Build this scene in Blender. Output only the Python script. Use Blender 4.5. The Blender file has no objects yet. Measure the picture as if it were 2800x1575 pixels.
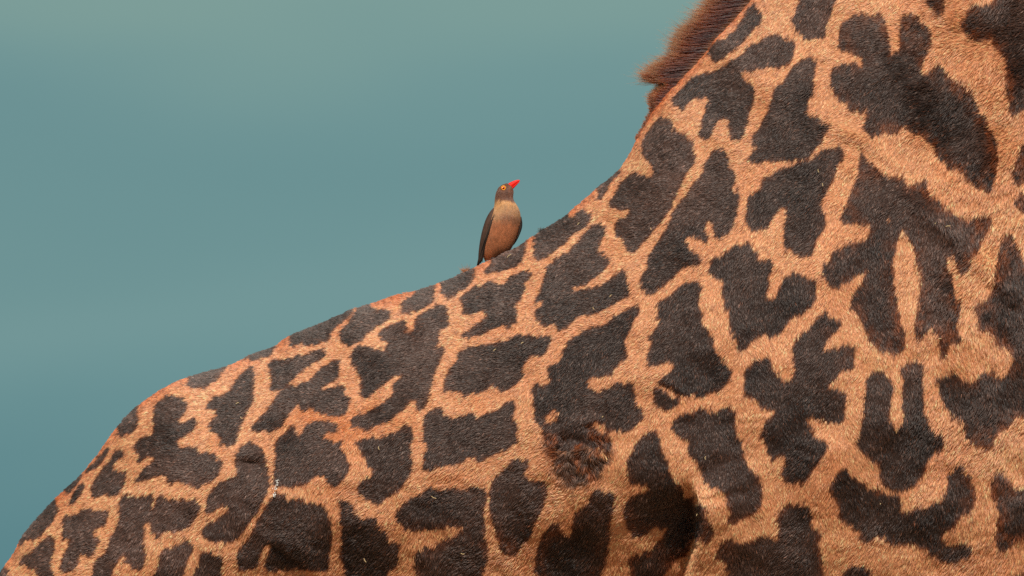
import bpy, bmesh, math
import numpy as np
from mathutils import Vector

R = math.radians
rng = np.random.default_rng(7)
scene = bpy.context.scene
COL = scene.collection

# ------------------------------------------------------------------ camera
S = 2.3 / 2800.0                      # metres per photo unit on the plane of the spine (y = 0)
CAM = np.array([0.0, -20.0, 1.9])
ZC = 2.73
TILT = math.atan2(ZC - CAM[2], -CAM[1])
DIST = math.hypot(ZC - CAM[2], CAM[1])
cam_d = bpy.data.cameras.new('camera')
cam_d.sensor_width = 36.0
cam_d.lens = 36.0 * DIST / 2.3
cam_d.clip_start = 0.5
cam_d.clip_end = 6000
cam = bpy.data.objects.new('camera', cam_d)
cam.location = CAM
cam.rotation_euler = (R(90) + TILT, 0, 0)
COL.objects.link(cam)
scene.camera = cam

# ------------------------------------------------------------------ sky and sun
SUN_EL, SUN_AZ = 50.0, 5.0          # azimuth from the camera's back, + to the right
world = bpy.data.worlds.new('World')
scene.world = world
world.use_nodes = True
nt = world.node_tree
nt.nodes.clear()
def wn(t, **k):
    n = nt.nodes.new(t)
    for a, b in k.items():
        setattr(n, a, b)
    return n
sky = wn('ShaderNodeTexSky', sky_type='NISHITA', sun_disc=False)
sky.sun_elevation = R(SUN_EL)
sky.sun_rotation = R(180 - SUN_AZ)
tc = wn('ShaderNodeTexCoord')
sep = wn('ShaderNodeSeparateXYZ')
nt.links.new(tc.outputs['Generated'], sep.inputs[0])
mp = wn('ShaderNodeMapping')
mp.inputs['Scale'].default_value = (11.0, 11.0, 40.0)
nt.links.new(tc.outputs['Generated'], mp.inputs[0])
nz = wn('ShaderNodeTexNoise')
nz.inputs['Scale'].default_value = 1.0
nz.inputs['Detail'].default_value = 2.0
nt.links.new(mp.outputs[0], nz.inputs[0])
# bands of thin, far, blurred cloud: height warped a little by the noise
ma = wn('ShaderNodeMath', operation='MULTIPLY_ADD')
ma.inputs[1].default_value = 0.030
nt.links.new(nz.outputs[0], ma.inputs[0])
nt.links.new(sep.outputs['Z'], ma.inputs[2])
mr = wn('ShaderNodeMapRange')
mr.inputs['From Min'].default_value = 0.015
mr.inputs['From Max'].default_value = 0.115
nt.links.new(ma.outputs[0], mr.inputs[0])
ramp = wn('ShaderNodeValToRGB')
ramp.color_ramp.interpolation = 'B_SPLINE'
def lin(r, g, b):
    f = lambda c: (c / 255 / 12.92) if c / 255 <= 0.04045 else ((c / 255 + 0.055) / 1.055) ** 2.4
    return (f(r), f(g), f(b), 1.0)
stops = [(0.00, (84, 130, 137)), (0.14, (87, 131, 138)), (0.27, (99, 141, 145)), (0.37, (113, 150, 151)),
         (0.47, (106, 145, 147)), (0.57, (101, 141, 144)), (0.67, (109, 147, 148)), (0.77, (126, 158, 151)),
         (0.88, (117, 152, 150)), (1.00, (109, 147, 148))]
cr = ramp.color_ramp
cr.elements[0].position = stops[0][0]; cr.elements[0].color = lin(*stops[0][1])
cr.elements[1].position = stops[-1][0]; cr.elements[1].color = lin(*stops[-1][1])
for p, c in stops[1:-1]:
    e = cr.elements.new(p); e.color = lin(*c)
nt.links.new(mr.outputs[0], ramp.inputs[0])
mul = wn('ShaderNodeVectorMath', operation='SCALE')
mul.inputs['Scale'].default_value = 10.0
nt.links.new(ramp.outputs[0], mul.inputs[0])
mix = wn('ShaderNodeMix', data_type='RGBA')
mix.inputs['Factor'].default_value = 0.97
nt.links.new(sky.outputs[0], mix.inputs['A'])
nt.links.new(mul.outputs[0], mix.inputs['B'])
bg = wn('ShaderNodeBackground')
bg.inputs['Strength'].default_value = 0.1
nt.links.new(mix.outputs['Result'], bg.inputs['Color'])
out = wn('ShaderNodeOutputWorld')
nt.links.new(bg.outputs[0], out.inputs[0])

sun_d = bpy.data.lights.new('sun', 'SUN')
sun_d.energy = 5.0
sun_d.angle = R(0.6)
sun_d.color = (1.0, 0.93, 0.83)
sun = bpy.data.objects.new('sun', sun_d)
el, az = R(SUN_EL), R(SUN_AZ)
sd = Vector((math.sin(az) * math.cos(el), -math.cos(az) * math.cos(el), math.sin(el)))
sun.rotation_euler = sd.to_track_quat('Z', 'Y').to_euler()
sun.location = (0, -8, 9)
COL.objects.link(sun)

vs = scene.view_settings
vs.view_transform = 'Standard'
vs.look = 'None'
vs.exposure = 0.0
vs.gamma = 1.0
vs.use_curve_mapping = False
scene.render.engine = 'CYCLES'
scene.cycles.use_denoising = False
scene.cycles.max_bounces = 8
scene.cycles.diffuse_bounces = 4
scene.cycles.glossy_bounces = 4
scene.cycles.transmission_bounces = 6
scene.cycles_curves.shape = 'RIBBONS'
scene.cycles_curves.subdivisions = 2

# ------------------------------------------------------------------ helpers
CT, ST = math.cos(TILT), math.sin(TILT)
def px2w(px, py, y=0.0):
    """photo position -> world point on the upright plane at depth y"""
    px = np.asarray(px, float); py = np.asarray(py, float)
    k = 2.3 / DIST / 2800.0
    rx = (px - 1400) * k
    ry = (787.5 - py) * k
    dx, dy, dz = rx, CT - ry * ST, ST + ry * CT
    t = (y - CAM[1]) / dy
    return np.stack([CAM[0] + dx * t, np.zeros_like(t) + y, CAM[2] + dz * t], -1)
def w2px(P):
    d = P - CAM
    depth = d[..., 1] * CT + d[..., 2] * ST
    up = -d[..., 1] * ST + d[..., 2] * CT
    k = 2.3 / DIST / 2800.0
    return d[..., 0] / depth / k + 1400, 787.5 - up / depth / k

def vnoise(x, y, seed):
    r = np.random.default_rng(seed).random((256, 256))
    xi = np.floor(x).astype(int); yi = np.floor(y).astype(int)
    fx = x - xi; fy = y - yi
    fx = fx * fx * (3 - 2 * fx); fy = fy * fy * (3 - 2 * fy)
    a = r[yi % 256, xi % 256]; b = r[yi % 256, (xi + 1) % 256]
    c = r[(yi + 1) % 256, xi % 256]; d = r[(yi + 1) % 256, (xi + 1) % 256]
    return (a * (1 - fx) + b * fx) * (1 - fy) + (c * (1 - fx) + d * fx) * fy * 1.0 - 0.5
def fbm(x, y, seed, o=3):
    s = 0; a = 1.0
    for k in range(o):
        s = s + a * vnoise(x * 2 ** k, y * 2 ** k, seed + k); a *= 0.5
    return s
def sstep(a, b, x):
    t = np.clip((x - a) / (b - a), 0, 1)
    return t * t * (3 - 2 * t)
def catmull(P, n):
    P = np.asarray(P, float)
    d = np.r_[0, np.cumsum(np.maximum(1e-6, np.linalg.norm(np.diff(P[:, :2], axis=0), axis=1)))]
    t = np.linspace(0, d[-1], n)
    i = np.clip(np.searchsorted(d, t, 'right') - 1, 0, len(P) - 2)
    f = ((t - d[i]) / (d[i + 1] - d[i]))[:, None]
    m = np.zeros_like(P)
    m[1:-1] = (P[2:] - P[:-2]) / (d[2:] - d[:-2])[:, None]
    m[0] = (P[1] - P[0]) / (d[1] - d[0]); m[-1] = (P[-1] - P[-2]) / (d[-1] - d[-2])
    h = (d[i + 1] - d[i])[:, None]
    p0, p1, m0, m1 = P[i], P[i + 1], m[i] * h, m[i + 1] * h
    return (2*f**3-3*f**2+1)*p0 + (f**3-2*f**2+f)*m0 + (-2*f**3+3*f**2)*p1 + (f**3-f**2)*m1, t, d

def mesh_obj(name, verts, faces, mat, parent=None, smooth=True, colors=None):
    me = bpy.data.meshes.new(name)
    verts = np.asarray(verts, float)
    me.from_pydata([], [], []) if False else None
    if isinstance(faces, np.ndarray):
        me.vertices.add(len(verts)); me.vertices.foreach_set('co', verts.astype(np.float32).ravel())
        n = faces.shape[1]
        me.loops.add(faces.size); me.loops.foreach_set('vertex_index', faces.astype(np.int32).ravel())
        me.polygons.add(len(faces))
        me.polygons.foreach_set('loop_start', np.arange(0, faces.size, n, dtype=np.int32))
        me.update(calc_edges=True)
    else:
        me.from_pydata([tuple(v) for v in verts], [], [tuple(f) for f in faces])
    me.validate()
    if smooth:
        me.polygons.foreach_set('use_smooth', np.ones(len(me.polygons), bool))
    if colors is not None:
        a = me.attributes.new('tint', 'FLOAT_COLOR', 'POINT')
        c = np.ones((len(verts), 4), np.float32); c[:, :3] = colors
        a.data.foreach_set('color', c.ravel())
    me.materials.append(mat)
    o = bpy.data.objects.new(name, me)
    COL.objects.link(o)
    if parent is not None:
        o.parent = parent
        o.matrix_parent_inverse = parent.matrix_world.inverted()
    return o

def hair_obj(name, pts, rad, colors, mat, parent):
    """pts (n,k,3), rad (n,k), colors (n,k,3)"""
    n, k = pts.shape[:2]
    hc = bpy.data.hair_curves.new(name)
    hc.add_curves([k] * n)
    hc.attributes['position'].data.foreach_set('vector', pts.astype(np.float32).ravel())
    ra = hc.attributes.get('radius') or hc.attributes.new('radius', 'FLOAT', 'POINT')
    ra.data.foreach_set('value', rad.astype(np.float32).ravel())
    ca = hc.attributes.new('tint', 'FLOAT_COLOR', 'POINT')
    c = np.ones((n, k, 4), np.float32); c[..., :3] = colors
    ca.data.foreach_set('color', c.ravel())
    hc.materials.append(mat)
    o = bpy.data.objects.new(name, hc)
    COL.objects.link(o)
    o.parent = parent
    o.matrix_parent_inverse = parent.matrix_world.inverted()
    return o

def empty(name, loc):
    o = bpy.data.objects.new(name, None)
    o.location = loc
    COL.objects.link(o)
    bpy.context.view_layer.update()
    return o

def material(name, color=(0.5, 0.5, 0.5), rough=0.6, attr=None, spec=0.3, noise=None, sheen=0.0):
    m = bpy.data.materials.new(name)
    m.use_nodes = True
    t = m.node_tree
    b = t.nodes['Principled BSDF']
    b.inputs['Roughness'].default_value = rough
    b.inputs['Specular IOR Level'].default_value = spec
    b.inputs['Base Color'].default_value = (*color, 1)
    b.inputs['Sheen Weight'].default_value = sheen
    src = None
    if attr:
        a = t.nodes.new('ShaderNodeAttribute'); a.attribute_name = attr
        src = a.outputs['Color']
    if noise:
        n = t.nodes.new('ShaderNodeTexNoise'); n.inputs['Scale'].default_value = noise[0]
        n.inputs['Detail'].default_value = 4
        tcn = t.nodes.new('ShaderNodeTexCoord'); t.links.new(tcn.outputs['Object'], n.inputs[0])
        mrn = t.nodes.new('ShaderNodeMapRange')
        mrn.inputs['From Min'].default_value = 0.3; mrn.inputs['From Max'].default_value = 0.7
        mrn.inputs['To Min'].default_value = 1 - noise[1]; mrn.inputs['To Max'].default_value = 1 + noise[1]
        t.links.new(n.outputs[0], mrn.inputs[0])
        mx = t.nodes.new('ShaderNodeVectorMath'); mx.operation = 'SCALE'
        if src is None:
            mx.inputs[0].default_value = color
        else:
            t.links.new(src, mx.inputs[0])
        t.links.new(mrn.outputs[0], mx.inputs['Scale'])
        src = mx.outputs[0]
        bp = t.nodes.new('ShaderNodeBump'); bp.inputs['Strength'].default_value = noise[1]
        bp.inputs['Distance'].default_value = 0.002
        t.links.new(n.outputs[0], bp.inputs['Height']); t.links.new(bp.outputs[0], b.inputs['Normal'])
    if src is not None:
        t.links.new(src, b.inputs['Base Color'])
    return m

def hair_material(name, rough=0.35, radial=0.55, coat=0.0, ior=1.4, plain=0.0):
    m = bpy.data.materials.new(name)
    m.use_nodes = True
    t = m.node_tree
    t.nodes.clear()
    a = t.nodes.new('ShaderNodeAttribute'); a.attribute_name = 'tint'
    h = t.nodes.new('ShaderNodeBsdfHairPrincipled')
    h.model = 'CHIANG'
    h.parametrization = 'COLOR'
    h.inputs['Roughness'].default_value = rough
    h.inputs['Radial Roughness'].default_value = radial
    h.inputs['Coat'].default_value = coat
    h.inputs['IOR'].default_value = ior
    h.inputs['Random Roughness'].default_value = 0.3
    t.links.new(a.outputs['Color'], h.inputs['Color'])
    o = t.nodes.new('ShaderNodeOutputMaterial')
    if plain > 0:
        p = t.nodes.new('ShaderNodeBsdfPrincipled')
        p.inputs['Roughness'].default_value = 0.42
        p.inputs['Specular IOR Level'].default_value = 0.5
        t.links.new(a.outputs['Color'], p.inputs['Base Color'])
        mx = t.nodes.new('ShaderNodeMixShader'); mx.inputs[0].default_value = plain
        t.links.new(h.outputs[0], mx.inputs[1]); t.links.new(p.outputs[0], mx.inputs[2])
        t.links.new(mx.outputs[0], o.inputs[0])
    else:
        t.links.new(h.outputs[0], o.inputs[0])
    return m

def tube(path, seg=20, cap=True):
    """path rows: x, y, z, rx, ry with rings laid square to the path; rx in the path's x-z plane, ry sideways"""
    path = np.asarray(path, float)
    V, F = [], []
    n = len(path)
    for i in range(n):
        t = path[min(i + 1, n - 1), :3] - path[max(i - 1, 0), :3]
        t /= np.linalg.norm(t)
        side = np.array([0, 1.0, 0]); side -= t * t.dot(side); side /= np.linalg.norm(side)
        up = np.cross(side, t)
        for k in range(seg):
            a = 2 * math.pi * k / seg
            V.append(path[i, :3] + up * path[i, 3] * math.cos(a) + side * path[i, 4] * math.sin(a))
    for i in range(n - 1):
        for k in range(seg):
            k2 = (k + 1) % seg
            F.append((i * seg + k, (i + 1) * seg + k, (i + 1) * seg + k2, i * seg + k2))
    if cap:
        for b, rev in ((0, False), ((n - 1) * seg, True)):
            V.append(np.mean(V[b:b + seg], axis=0))
            c = len(V) - 1
            for k in range(seg):
                k2 = (k + 1) % seg
                f = (c, b + k, b + k2)
                F.append(f[::-1] if rev else f)
    return np.array(V), F

# ------------------------------------------------------------------ ground
m_ground = bpy.data.materials.new('dry_grassland')
m_ground.use_nodes = True
t = m_ground.node_tree
b = t.nodes['Principled BSDF']; b.inputs['Roughness'].default_value = 0.95
n1 = t.nodes.new('ShaderNodeTexNoise'); n1.inputs['Scale'].default_value = 0.35; n1.inputs['Detail'].default_value = 8
tcn = t.nodes.new('ShaderNodeTexCoord'); t.links.new(tcn.outputs['Object'], n1.inputs[0])
rp = t.nodes.new('ShaderNodeValToRGB')
rp.color_ramp.elements[0].position = 0.35; rp.color_ramp.elements[0].color = (0.22, 0.12, 0.065, 1)
rp.color_ramp.elements[1].position = 0.68; rp.color_ramp.elements[1].color = (0.36, 0.215, 0.12, 1)
t.links.new(n1.outputs[0], rp.inputs[0]); t.links.new(rp.outputs[0], b.inputs['Base Color'])
gx = np.array([-3000, -400, -60, -12, -4, 0, 4, 12, 60, 400, 3000.0])
gv = np.array([[x, y, 0 if abs(x) > 30 or abs(y) > 30 else 0.02 * math.sin(x * 1.7 + y)] for y in gx for x in gx])
gf = np.array([[j * 11 + i, j * 11 + i + 1, (j + 1) * 11 + i + 1, (j + 1) * 11 + i] for j in range(10) for i in range(10)])
ground = mesh_obj('ground', gv - np.array([0, 0, 0.03]), gf, m_ground)
ground['kind'] = 'structure'
ground['label'] = 'dry savanna ground under the giraffe'

# ------------------------------------------------------------------ coat pattern, read from the animal's flank
ORG = dict(A=(0, 1000), B=(400, 900), P=(350, 1000), C=(800, 750), D=(750, 1000), E=(1150, 1000), F=(1200, 560),
           G=(1550, 1000), H=(1600, 450), I=(1700, 0), M=(1950, 1000), J=(2000, 450), K=(2100, 0), L=(2300, 0),
           N=(2300, 500), O=(2300, 1000))
PATCH = [
('A','960,285 940,300 900,325 850,370 825,400 820,425 815,465 840,490 870,465 895,465 945,430 955,380 950,330'),
('A','745,550 700,590 660,635 625,680 600,700 615,725 650,705 695,655 720,620 750,585'),
('A','830,570 780,590 770,610 755,660 700,710 690,750 650,790 615,870 630,890 690,885 745,890 770,900 800,895 850,845 865,760 885,735 855,715 830,730 770,725 770,700 800,650 850,630 855,600'),
('A','575,730 530,765 475,815 405,880 440,885 480,870 510,840 545,790 575,755'),
('A','590,790 555,820 520,870 490,920 465,965 490,960 545,915 575,860 590,820'),
('A','380,950 330,985 290,1025 235,1080 180,1140 135,1195 95,1270 150,1230 185,1180 205,1210 250,1195 330,1110 380,1040 400,1000 385,975'),
('A','380,1145 320,1190 260,1230 220,1280 150,1320 135,1350 160,1380 230,1395 250,1410 300,1500 365,1500 365,1400 345,1360 370,1270 365,1200'),
('A','45,1390 -20,1450 -20,1500 30,1500 60,1440'),
('A','435,1040 490,1035 560,990 620,985 670,1000 700,1005 750,1000 755,1030 735,1060 735,1100 690,1115 640,1135 650,1170 690,1210 660,1270 620,1325 570,1300 545,1270 540,1320 530,1380 500,1420 460,1420 410,1400 420,1350 450,1290 480,1230 480,1190 500,1150 450,1190 435,1195 440,1150 425,1100'),
('A','850,890 890,885 930,900 1000,890 1065,880 1050,930 1030,980 1050,1010 1040,1060 990,1090 990,1150 985,1230 1000,1280 1015,1310 1000,1360 975,1395 930,1395 880,1360 850,1300 810,1350 770,1400 750,1520 620,1520 640,1400 660,1350 720,1290 750,1230 780,1160 800,1110 830,1040 830,960 835,910'),
('P','235,225 290,200 345,210 385,235 390,270 415,290 375,350 345,385 350,410 400,385 440,360 480,385 470,430 430,465 380,490 330,520 370,560 355,590 400,570 440,550 475,560 470,600 510,605 560,595 590,620 600,645 670,655 655,690 620,760 570,795 530,815 480,840 430,815 400,800 350,780 310,820 280,800 250,760 225,740 180,760 110,790 40,815 60,770 110,720 170,660 215,600 160,625 100,650 60,685 70,640 85,610 45,590 50,540 80,500 130,490 190,450 165,410 170,360 190,300 195,265'),
('P','345,105 300,118 250,150 215,175 260,168 310,140'),
('P','400,130 440,95 510,60 590,30 680,5 725,0 690,35 640,70 610,105 560,130 520,165 470,150 410,155'),
('P','885,15 840,25 790,45 760,75 740,110 720,150 680,190 610,210 570,245 525,280 560,300 600,315 630,320 590,370 560,400 555,420 570,445 600,470 625,510 650,540 690,555 730,545 750,515 765,460 790,380 810,330 840,290 860,250 865,180 865,110 880,60'),
('P','750,620 765,570 800,540 860,535 920,550 930,620 945,680 965,740 975,800 975,860 940,920 900,990 850,1060 800,1130 750,1190 720,1210 660,1205 600,1200 540,1190 510,1160 515,1120 560,1090 620,1060 680,1010 715,955 650,960 600,1000 550,1015 540,960 550,900 590,850 640,800 720,780 760,740 740,680'),
('P','180,985 200,920 250,890 275,930 330,930 400,925 440,935 500,945 505,980 480,1030 440,1080 410,1130 350,1140 300,1130 250,1145 210,1195 170,1170 155,1110 170,1040'),
('P','240,1270 300,1250 360,1215 420,1195 455,1235 440,1290 400,1350 390,1400 370,1520 130,1520 195,1400 220,1360 215,1310'),
('P','490,1310 520,1285 570,1280 620,1300 645,1340 640,1400 660,1520 440,1520 465,1400 490,1360'),
('D','0,885 60,885 110,920 180,930 240,950 310,940 350,1000 390,1070 395,1150 390,1230 380,1310 390,1380 340,1410 250,1400 170,1400 60,1410 -48,1400 -48,1330 -20,1240 -68,1240 -98,1300 -108,1370 -138,1400 -198,1410 -253,1395 -253,1330 -248,1270 -198,1220 -148,1150 -118,1090 -88,1020 -48,960 2,905'),
('C','-25,493 -10,450 15,430 60,410 140,380 240,340 330,290 400,240 470,222 550,195 500,225 430,262 400,285 330,330 290,365 260,410 262,445 210,465 130,478 60,487'),
('C','440,265 500,240 570,230 580,255 640,240 690,290 650,325 590,350 540,385 500,410 490,440 440,470 385,495 350,465 320,440 330,390 360,360 400,320 425,300'),
('C','745,200 790,165 850,145 920,100 985,85 975,130 985,170 950,205 900,225 860,260 820,280 770,265 750,240'),
('F','-5,535 80,495 160,465 245,440 245,510 210,560 150,590 110,620 60,645 35,600'),
('C','1030,210 1075,215 1065,270 1085,330 1075,370 1030,380 1005,410 1020,450 990,490 1000,510 1045,515 1030,570 1000,620 980,680 970,740 940,790 930,880 900,930 870,930 845,900 835,855 800,890 770,930 730,975 680,1010 620,1040 560,1055 470,1075 420,1060 400,1030 420,990 450,960 500,965 560,930 620,890 680,850 695,810 690,760 740,720 790,670 800,650 740,680 680,715 620,760 570,810 520,860 475,860 470,800 470,740 460,680 430,660 405,600 400,560 420,520 460,495 520,490 590,520 640,525 670,495 640,470 610,445 595,415 640,370 700,345 770,320 790,340 780,390 800,420 830,400 850,350 870,290 920,260 980,225'),
('B','845,250 870,215 920,205 990,210 1050,195 1110,165 1180,140 1240,145 1250,165 1200,200 1150,230 1100,260 1060,300 1030,340 970,385 920,420 880,440 845,440 860,400 870,350 865,310 845,280'),
('B','655,228 720,180 790,150 850,125 905,110 880,150 850,185 800,210 740,215'),
('C','320,565 270,600 210,640 150,695 100,740 30,778 -28,778 -78,818 -118,858 -168,918 -198,968 -248,1018 -288,1058 -293,1093 -248,1088 -198,1058 -178,1098 -128,1078 -78,1048 -48,998 -8,948 30,895 62,920 55,945 120,938 200,952 270,972 330,982 370,960 387,900 380,850 355,800 345,765 300,778 240,788 185,792 200,768 260,745 320,712 325,690 315,640 320,600'),
('D','130,405 150,420 140,470 165,485 200,470 215,420 250,395 320,385 390,390 435,415 440,450 380,460 320,490 340,505 400,510 460,520 460,570 490,620 515,680 510,740 480,790 440,830 390,840 360,810 345,770 320,755 280,755 250,780 230,810 170,815 100,830 50,835 0,830 -10,760 5,690 10,600 15,530 40,500 90,450'),
('D','565,510 650,505 750,500 830,460 890,430 945,405 960,415 955,480 940,540 935,620 935,700 940,750 890,820 840,870 790,905 740,935 715,960 670,950 620,920 590,880 580,830 600,790 660,770 690,740 680,700 640,680 625,640 600,590 570,550'),
('E','95,290 135,300 150,330 220,345 240,365 290,340 350,335 390,365 430,345 490,315 540,300 580,265 610,240 645,230 655,270 645,320 650,380 665,430 670,480 690,515 640,550 570,580 500,620 430,645 390,655 350,635 330,620 290,655 260,680 200,680 150,700 90,715 20,705 30,640 40,580 25,500 20,430 25,370 50,320'),
('E','-168,1000 -128,960 -68,920 0,880 50,850 120,855 200,870 260,845 330,850 390,830 430,840 445,890 440,950 435,1010 440,1080 445,1170 465,1240 470,1310 440,1380 420,1520 -10,1520 -40,1390 -50,1330 -20,1270 50,1255 100,1270 110,1220 180,1200 240,1180 280,1140 295,1095 240,1100 170,1110 110,1130 60,1115 0,1120 -60,1150 -100,1130 -140,1090 -160,1050'),
('D','440,930 480,920 520,940 540,990 580,1040 640,1070 680,1050 710,1060 700,1110 760,1130 785,1170 800,1220 850,1225 870,1240 850,1290 855,1360 830,1400 780,1420 770,1520 500,1520 480,1390 460,1330 465,1250 465,1180 480,1120 455,1060 465,1000'),
('E','690,635 720,660 755,655 745,690 720,710 715,770 770,790 830,785 875,830 870,890 840,950 830,1010 790,1080 770,1140 750,1200 690,1230 680,1290 640,1315 580,1300 545,1250 530,1200 520,1130 490,1070 490,1000 475,930 475,860 490,800 540,750 600,700 640,650'),
('F','135,1005 200,985 290,970 380,945 460,940 540,895 565,880 575,910 650,915 720,905 790,925 760,970 730,1020 690,1050 650,1040 600,1085 575,1125 600,1160 580,1200 520,1250 440,1280 400,1265 370,1230 340,1260 300,1290 230,1300 170,1310 110,1290 90,1275 30,1280 40,1220 80,1140 120,1070 135,1040'),
('F','320,475 340,420 390,380 440,350 500,310 550,280 605,255 590,330 575,380 530,420 490,445 430,455 380,470 340,490'),
('F','655,215 700,175 760,142 830,105 900,80 960,55 1030,40 1070,70 1050,110 1010,150 960,180 900,220 870,270 820,310 760,350 690,385 660,370 665,320 655,260'),
('F','660,445 600,455 550,470 490,500 440,545 400,530 330,540 270,555 230,585 170,630 130,665 185,710 150,770 200,760 250,740 310,742 365,735 330,770 280,810 210,860 150,890 150,925 190,925 270,900 350,865 430,840 500,830 550,800 540,770 550,710 510,690 560,655 580,600 600,570 565,545 620,510 640,480'),
('F','1120,130 1145,160 1140,210 1110,250 1095,310 1130,345 1185,375 1170,420 1130,460 1080,500 1010,540 940,560 890,590 920,600 990,580 1078,570 1138,543 1188,503 1238,463 1283,443 1278,463 1298,523 1318,583 1308,623 1248,663 1160,715 1080,750 1020,780 980,760 940,790 900,820 860,860 820,860 810,830 740,820 680,800 660,760 670,720 720,690 740,660 665,665 700,610 720,540 740,480 750,420 790,390 840,370 880,340 930,290 980,230 1030,170 1080,135'),
('F','1388,693 1348,693 1298,713 1248,753 1208,783 1138,833 1068,843 1008,865 960,900 900,930 875,960 885,990 850,1000 860,1040 840,1075 760,1100 740,1140 770,1180 780,1210 740,1240 660,1235 640,1270 645,1320 660,1380 655,1440 665,1480 680,1510 730,1540 720,1600 760,1660 830,1700 900,1690 960,1640 1000,1660 1060,1690 1100,1660 1172,1709 1190,1640 1152,1549 1172,1559 1232,1549 1272,1569 1322,1549 1382,1509 1412,1459 1372,1409 1352,1359 1357,1279 1332,1244 1272,1224 1212,1239 1162,1269 1112,1299 1032,1269 1002,1209 1060,1195 1130,1175 1200,1165 1222,1109 1248,1093 1298,1063 1283,1013 1288,923 1308,893 1328,833 1338,793 1378,753'),
('H','240,20 200,55 150,105 90,165 110,190 90,230 85,270 110,245 150,200 170,140 200,90 250,40'),
('I','270,800 220,860 160,950 135,1010 155,1080 180,1120 225,1120 205,1165 230,1200 170,1225 130,1200 85,1190 40,1210 8,1234 -22,1304 -52,1364 -92,1424 -62,1454 -12,1449 38,1434 78,1454 48,1484 -22,1514 -47,1554 -42,1614 8,1654 28,1714 68,1754 98,1734 128,1694 178,1644 218,1584 268,1534 308,1484 338,1434 348,1374 388,1324 408,1264 448,1194 490,1140 500,1105 490,1040 480,970 440,930 390,930 350,900 340,840 310,810'),
('H','908,-124 868,-74 848,-24 820,10 808,70 740,150 700,210 640,270 600,330 590,380 550,450 520,520 460,580 430,640 445,700 420,750 385,780 382,830 400,890 440,900 480,880 540,830 600,780 660,720 720,690 800,690 805,640 770,600 720,570 690,530 690,490 740,485 800,530 835,550 835,480 825,410 850,385 880,400 870,450 890,500 920,512 960,490 1010,460 1030,400 1040,320 1060,240 1060,170 1015,195 1020,150 1040,110 1025,60 985,20 990,-50 952,-94'),
('H','720,800 680,820 640,860 600,900 540,940 480,960 510,1000 500,1050 510,1130 450,1160 428,1168 465,1225 450,1280 420,1310 430,1370 470,1390 530,1370 600,1365 625,1385 590,1430 524,1476 489,1491 524,1526 594,1536 634,1576 684,1606 744,1586 794,1606 854,1586 894,1556 954,1546 984,1486 1014,1426 1010,1405 960,1370 920,1320 880,1250 870,1180 830,1130 800,1080 810,1020 790,970 790,880 810,835 770,810'),
('G','590,190 600,155 650,165 740,210 790,245 730,290 680,295 620,290 595,240'),
('J','20,560 80,550 140,550 165,590 185,655 230,660 270,650 275,700 260,770 255,850 232,890 270,930 300,915 320,870 350,810 370,765 440,755 520,780 560,800 585,850 580,920 560,970 500,1010 420,1050 390,1090 340,1160 300,1195 260,1185 220,1170 180,1190 130,1230 100,1270 70,1305 45,1285 20,1210 -8,1130 -23,1040 -33,990 -68,930 -53,870 -55,815 -108,770 -155,740 -138,690 -130,655 -68,620 -5,580'),
('I','930,20 890,50 860,100 820,160 790,210 740,260 700,290 680,270 640,310 600,350 590,385 620,410 660,420 710,410 720,380 780,340 830,300 870,250 910,200 955,170 965,110 940,60'),
('I','1070,235 1030,260 960,270 900,300 860,340 820,370 790,400 740,430 680,470 620,500 540,520 490,530 440,590 400,640 350,690 345,720 380,750 420,775 440,730 490,690 540,660 600,665 590,740 570,790 545,830 540,900 545,950 580,965 620,930 640,880 660,840 710,800 730,800 740,870 755,940 780,995 810,980 850,910 870,830 880,770 910,700 910,590 870,560 830,540 820,480 870,480 930,490 1000,460 1060,460 1130,455 1170,420 1200,350 1195,310 1140,270 1100,240'),
('K','270,395 340,410 330,460 315,520 305,590 320,650 280,680 265,740 300,810 350,830 400,850 435,870 420,900 380,940 360,990 310,1050 270,1085 210,1105 140,1105 72,1115 2,1115 -48,1100 -88,1130 -138,1120 -148,1090 -98,1060 -58,1030 -108,1000 -118,970 -88,920 -38,860 -8,780 32,700 42,620 112,560 150,500 200,440'),
('K','215,0 200,70 160,150 180,200 220,250 280,270 340,270 385,265 400,210 410,150 440,80 470,0 480,-90 220,-90'),
('K','510,165 560,135 620,100 700,110 800,105 820,170 830,240 830,310 845,370 870,385 905,370 910,300 915,220 925,110 970,95 1020,120 1060,160 1120,220 1120,310 1090,370 1060,440 1050,510 1110,500 1194,440 1224,500 1264,540 1334,580 1404,640 1434,720 1454,780 1504,800 1524,870 1554,950 1584,1030 1594,1100 1569,1150 1564,1220 1544,1280 1524,1335 1474,1300 1424,1260 1374,1240 1334,1210 1304,1160 1264,1160 1204,1110 1174,1060 1124,990 1074,960 1024,920 994,940 974,890 914,860 894,930 844,910 794,915 714,935 654,890 684,800 664,760 614,770 564,790 556,750 550,700 490,690 450,640 430,600 430,520 450,470 500,455 580,450 640,485 665,450 640,390 590,370 540,345 480,330 490,270 500,210'),
('L','580,0 610,40 640,80 680,115 700,80 710,0 710,-90 560,-90'),
('L','1050,10 1000,40 950,30 880,60 870,130 820,170 815,205 850,200 900,260 920,290 990,265 1040,250 1060,330 1120,380 1145,440 1140,560 1145,650 1160,760 1190,810 1230,770 1260,740 1380,740 1380,-90 1060,-90'),
('L','1230,1050 1200,1140 1180,1200 1210,1260 1260,1250 1380,1250 1380,950 1260,980'),
('L','1380,1290 1300,1300 1220,1340 1190,1400 1230,1440 1300,1460 1380,1460'),
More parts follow.
